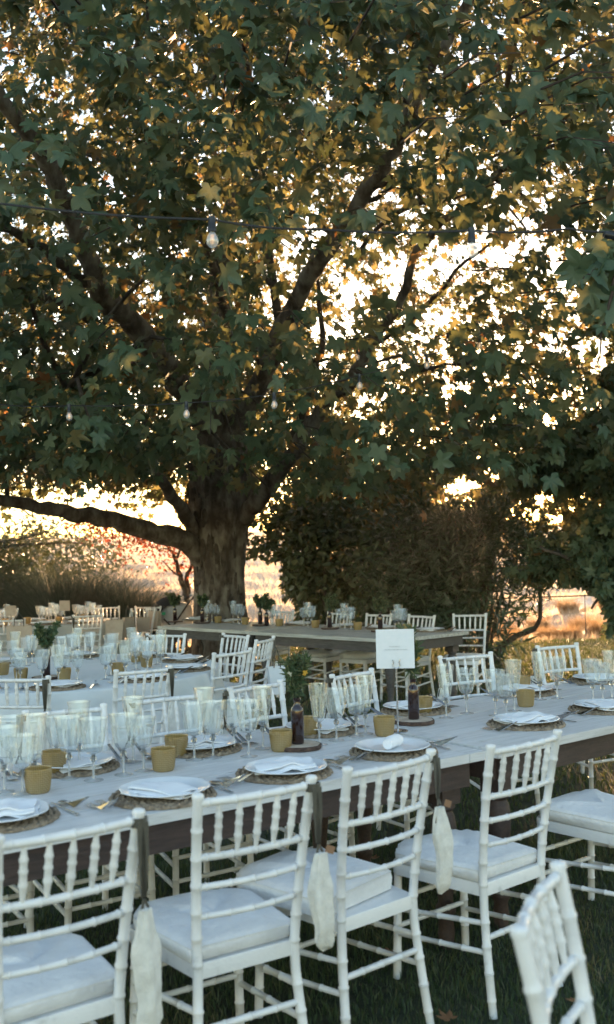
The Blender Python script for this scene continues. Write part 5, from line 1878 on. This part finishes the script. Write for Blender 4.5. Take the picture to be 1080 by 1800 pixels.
fr.tube([(.30, -.24, 1.04), (.32, 0, 1.05), (.30, .24, 1.04)], .016, 8)
put('frame', fr.mesh('frame', M['plastic_dark']), st)
bk = MB()
v, f = [], []
for i, (sc_, z) in enumerate([(.7, .45), (.95, .52), (1.0, .66), (1.02, .80), (.95, .90), (.7, .935), (.3, .945)]):
    for j in range(16):
        a = 2 * PI * j / 16
        ex = 1 / ((abs(math.cos(a))) ** 4 + (abs(math.sin(a))) ** 4) ** .25
        v.append((.05 + .25 * sc_ * ex * math.cos(a), .21 * sc_ * ex * math.sin(a), z + .012 * math.sin(3 * a + i)))
for i in range(6):
    for j in range(16):
        f.append((i * 16 + j, i * 16 + (j + 1) % 16, (i + 1) * 16 + (j + 1) % 16, (i + 1) * 16 + j))
f += [tuple(reversed(range(16))), tuple(96 + j for j in range(16))]
put('blanket', MB().add(v, f).mesh('blanket', M['fabric_grey'], sharp=80), st)
put('green_toggle', MB().box((-.16, -.235, .80), (.05, .02, .04)).mesh('green_toggle', M['green_plastic'], smooth=False), st)
for sx, r_ in ((-.34, .12), (.30, .11)):
    for sy_ in (-.25, .25):
        w = MB()
        w.tube([(sx + r_ * math.cos(a), sy_, r_ + .0 + r_ * math.sin(a)) for a in np.linspace(0, 2 * PI, 21)], .018, 8, caps=False)
        wo = put('wheel', w.mesh('wheel', M['plastic_dark']), st)
        sk = MB()
        for a in np.linspace(0, 2 * PI, 7)[:-1]:
            sk.tube([(sx, sy_, r_), (sx + r_ * math.cos(a), sy_, r_ + r_ * math.sin(a))], .005, 5)
        sk.tube([(sx, sy_ - .02, r_), (sx, sy_ + .02, r_)], .022, 8)
        put('spokes', sk.mesh('spokes', M['fabric_grey']), wo)

# ------------------------------------------------------------------ string lights
SOCK = MB().lathe([(.004, .012), (.0125, .010), (.0135, 0), (.0135, -.028), (.0155, -.030), (.0155, -.046), (.010, -.048)], 14).mesh('socket', M['plastic_dark'], sharp=50)
BULB = MB().lathe([(.010, -.046), (.012, -.052), (.019, -.064), (.0225, -.078), (.020, -.092), (.012, -.102), (.003, -.106), (.0003, -.1062)], 16).mesh('bulb', M['bulb_glass'], sharp=60)
fb = MB()
for a in range(4):
    aa = a * PI / 2
    fb.tube([(.0045 * math.cos(aa), .0045 * math.sin(aa), -.056), (.006 * math.cos(aa), .006 * math.sin(aa), -.09)], .0011, 4)
FIL = fb.mesh('filament', M['filament'])


def string_lights(name, label, pts, bulbs, rc, scale=1.0):
    """pts, bulbs: world points"""
    o = pts[0]
    t = thing(name, label, 'string lights', o)
    cat = []
    for i in range(len(pts) - 1):
        for k_ in range(8):
            q_ = k_ / 8
            p_ = pts[i].lerp(pts[i + 1], q_)
            p_ = p_ + Vector((0, 0, -.35 * rc)) * math.sin(q_ * PI) * 8
            cat.append(p_ - o)
    cat.append(pts[-1] - o)
    put('cable', MB().tube(cat, rc, 6).mesh('cable', M['cable']), t)
    for b in bulbs:
        loc, rot = (b, (0, 0, 0)) if not isinstance(b, tuple) else b
        s = put('socket', SOCK, t, loc - o)
        s.rotation_euler = rot
        s.scale = (scale,) * 3
        put('bulb', BULB, s)
        put('filament', FIL, s)
    return t


b1, b2 = at(373, 386, D=3.6), at(829, 405, D=3.75)
string_lights('string_lights', 'near black cable of string lights crossing above the front table', [at(-160, 338, D=3.5), at(0, 358, D=3.5), b1, at(560, 403, D=3.65), b2, at(1000, 402, D=3.85), at(1110, 404, D=3.9), at(1300, 395, D=4.0)],
              [b1, b2, (at(1066, 413, D=3.8), (0, math.radians(-82), .2))], .004)
pts2 = [at(-120, 705, D=7.4), at(0, 711, D=7.3), at(122, 713, D=7.2), at(328, 708, D=7.0), at(482, 692, D=7.1), at(632, 660, D=7.6), at(750, 625, D=8.1), at(843, 592, D=8.6), at(905, 560, D=9.2)]
string_lights('string_lights', 'middle cable of string lights in front of the plane tree trunk', pts2, [pts2[k] for k in (2, 3, 4, 5, 6, 7)], .004, 1.05)
pts3 = [at(545, 609, D=9.0), at(628, 614, D=9.0), at(700, 606, D=9.1), at(787, 587, D=9.3), at(905, 560, D=9.6)]
string_lights('string_lights', 'thin cable of string lights in the leaves right of centre', pts3, [pts3[1], pts3[3]], .004, .95)

# wire fence rail beyond the right shrubs
fe = thing('wire_fence', 'dark fence rail and thin posts glimpsed beyond the right shrubs', 'fence', (4.6, 19.2, 0))
put('rail', MB().tube([at(880, 1052, D=19.2) - Vector((4.6, 19.2, 0)), at(1120, 1044, D=19.2) - Vector((4.6, 19.2, 0))], .014, 6).mesh('rail', M['plastic_dark']), fe)
for x in (1028, 1110, 885):
    q_ = at(x, 1047, D=19.2) - Vector((4.6, 19.2, 0))
    put('post', MB().tube([(q_.x, q_.y, -.1), (q_.x, q_.y, q_.z + .03)], .008, 6).mesh('post', M['plastic_dark']), fe)
print('leaves', nleaf, 'sprays', ns)
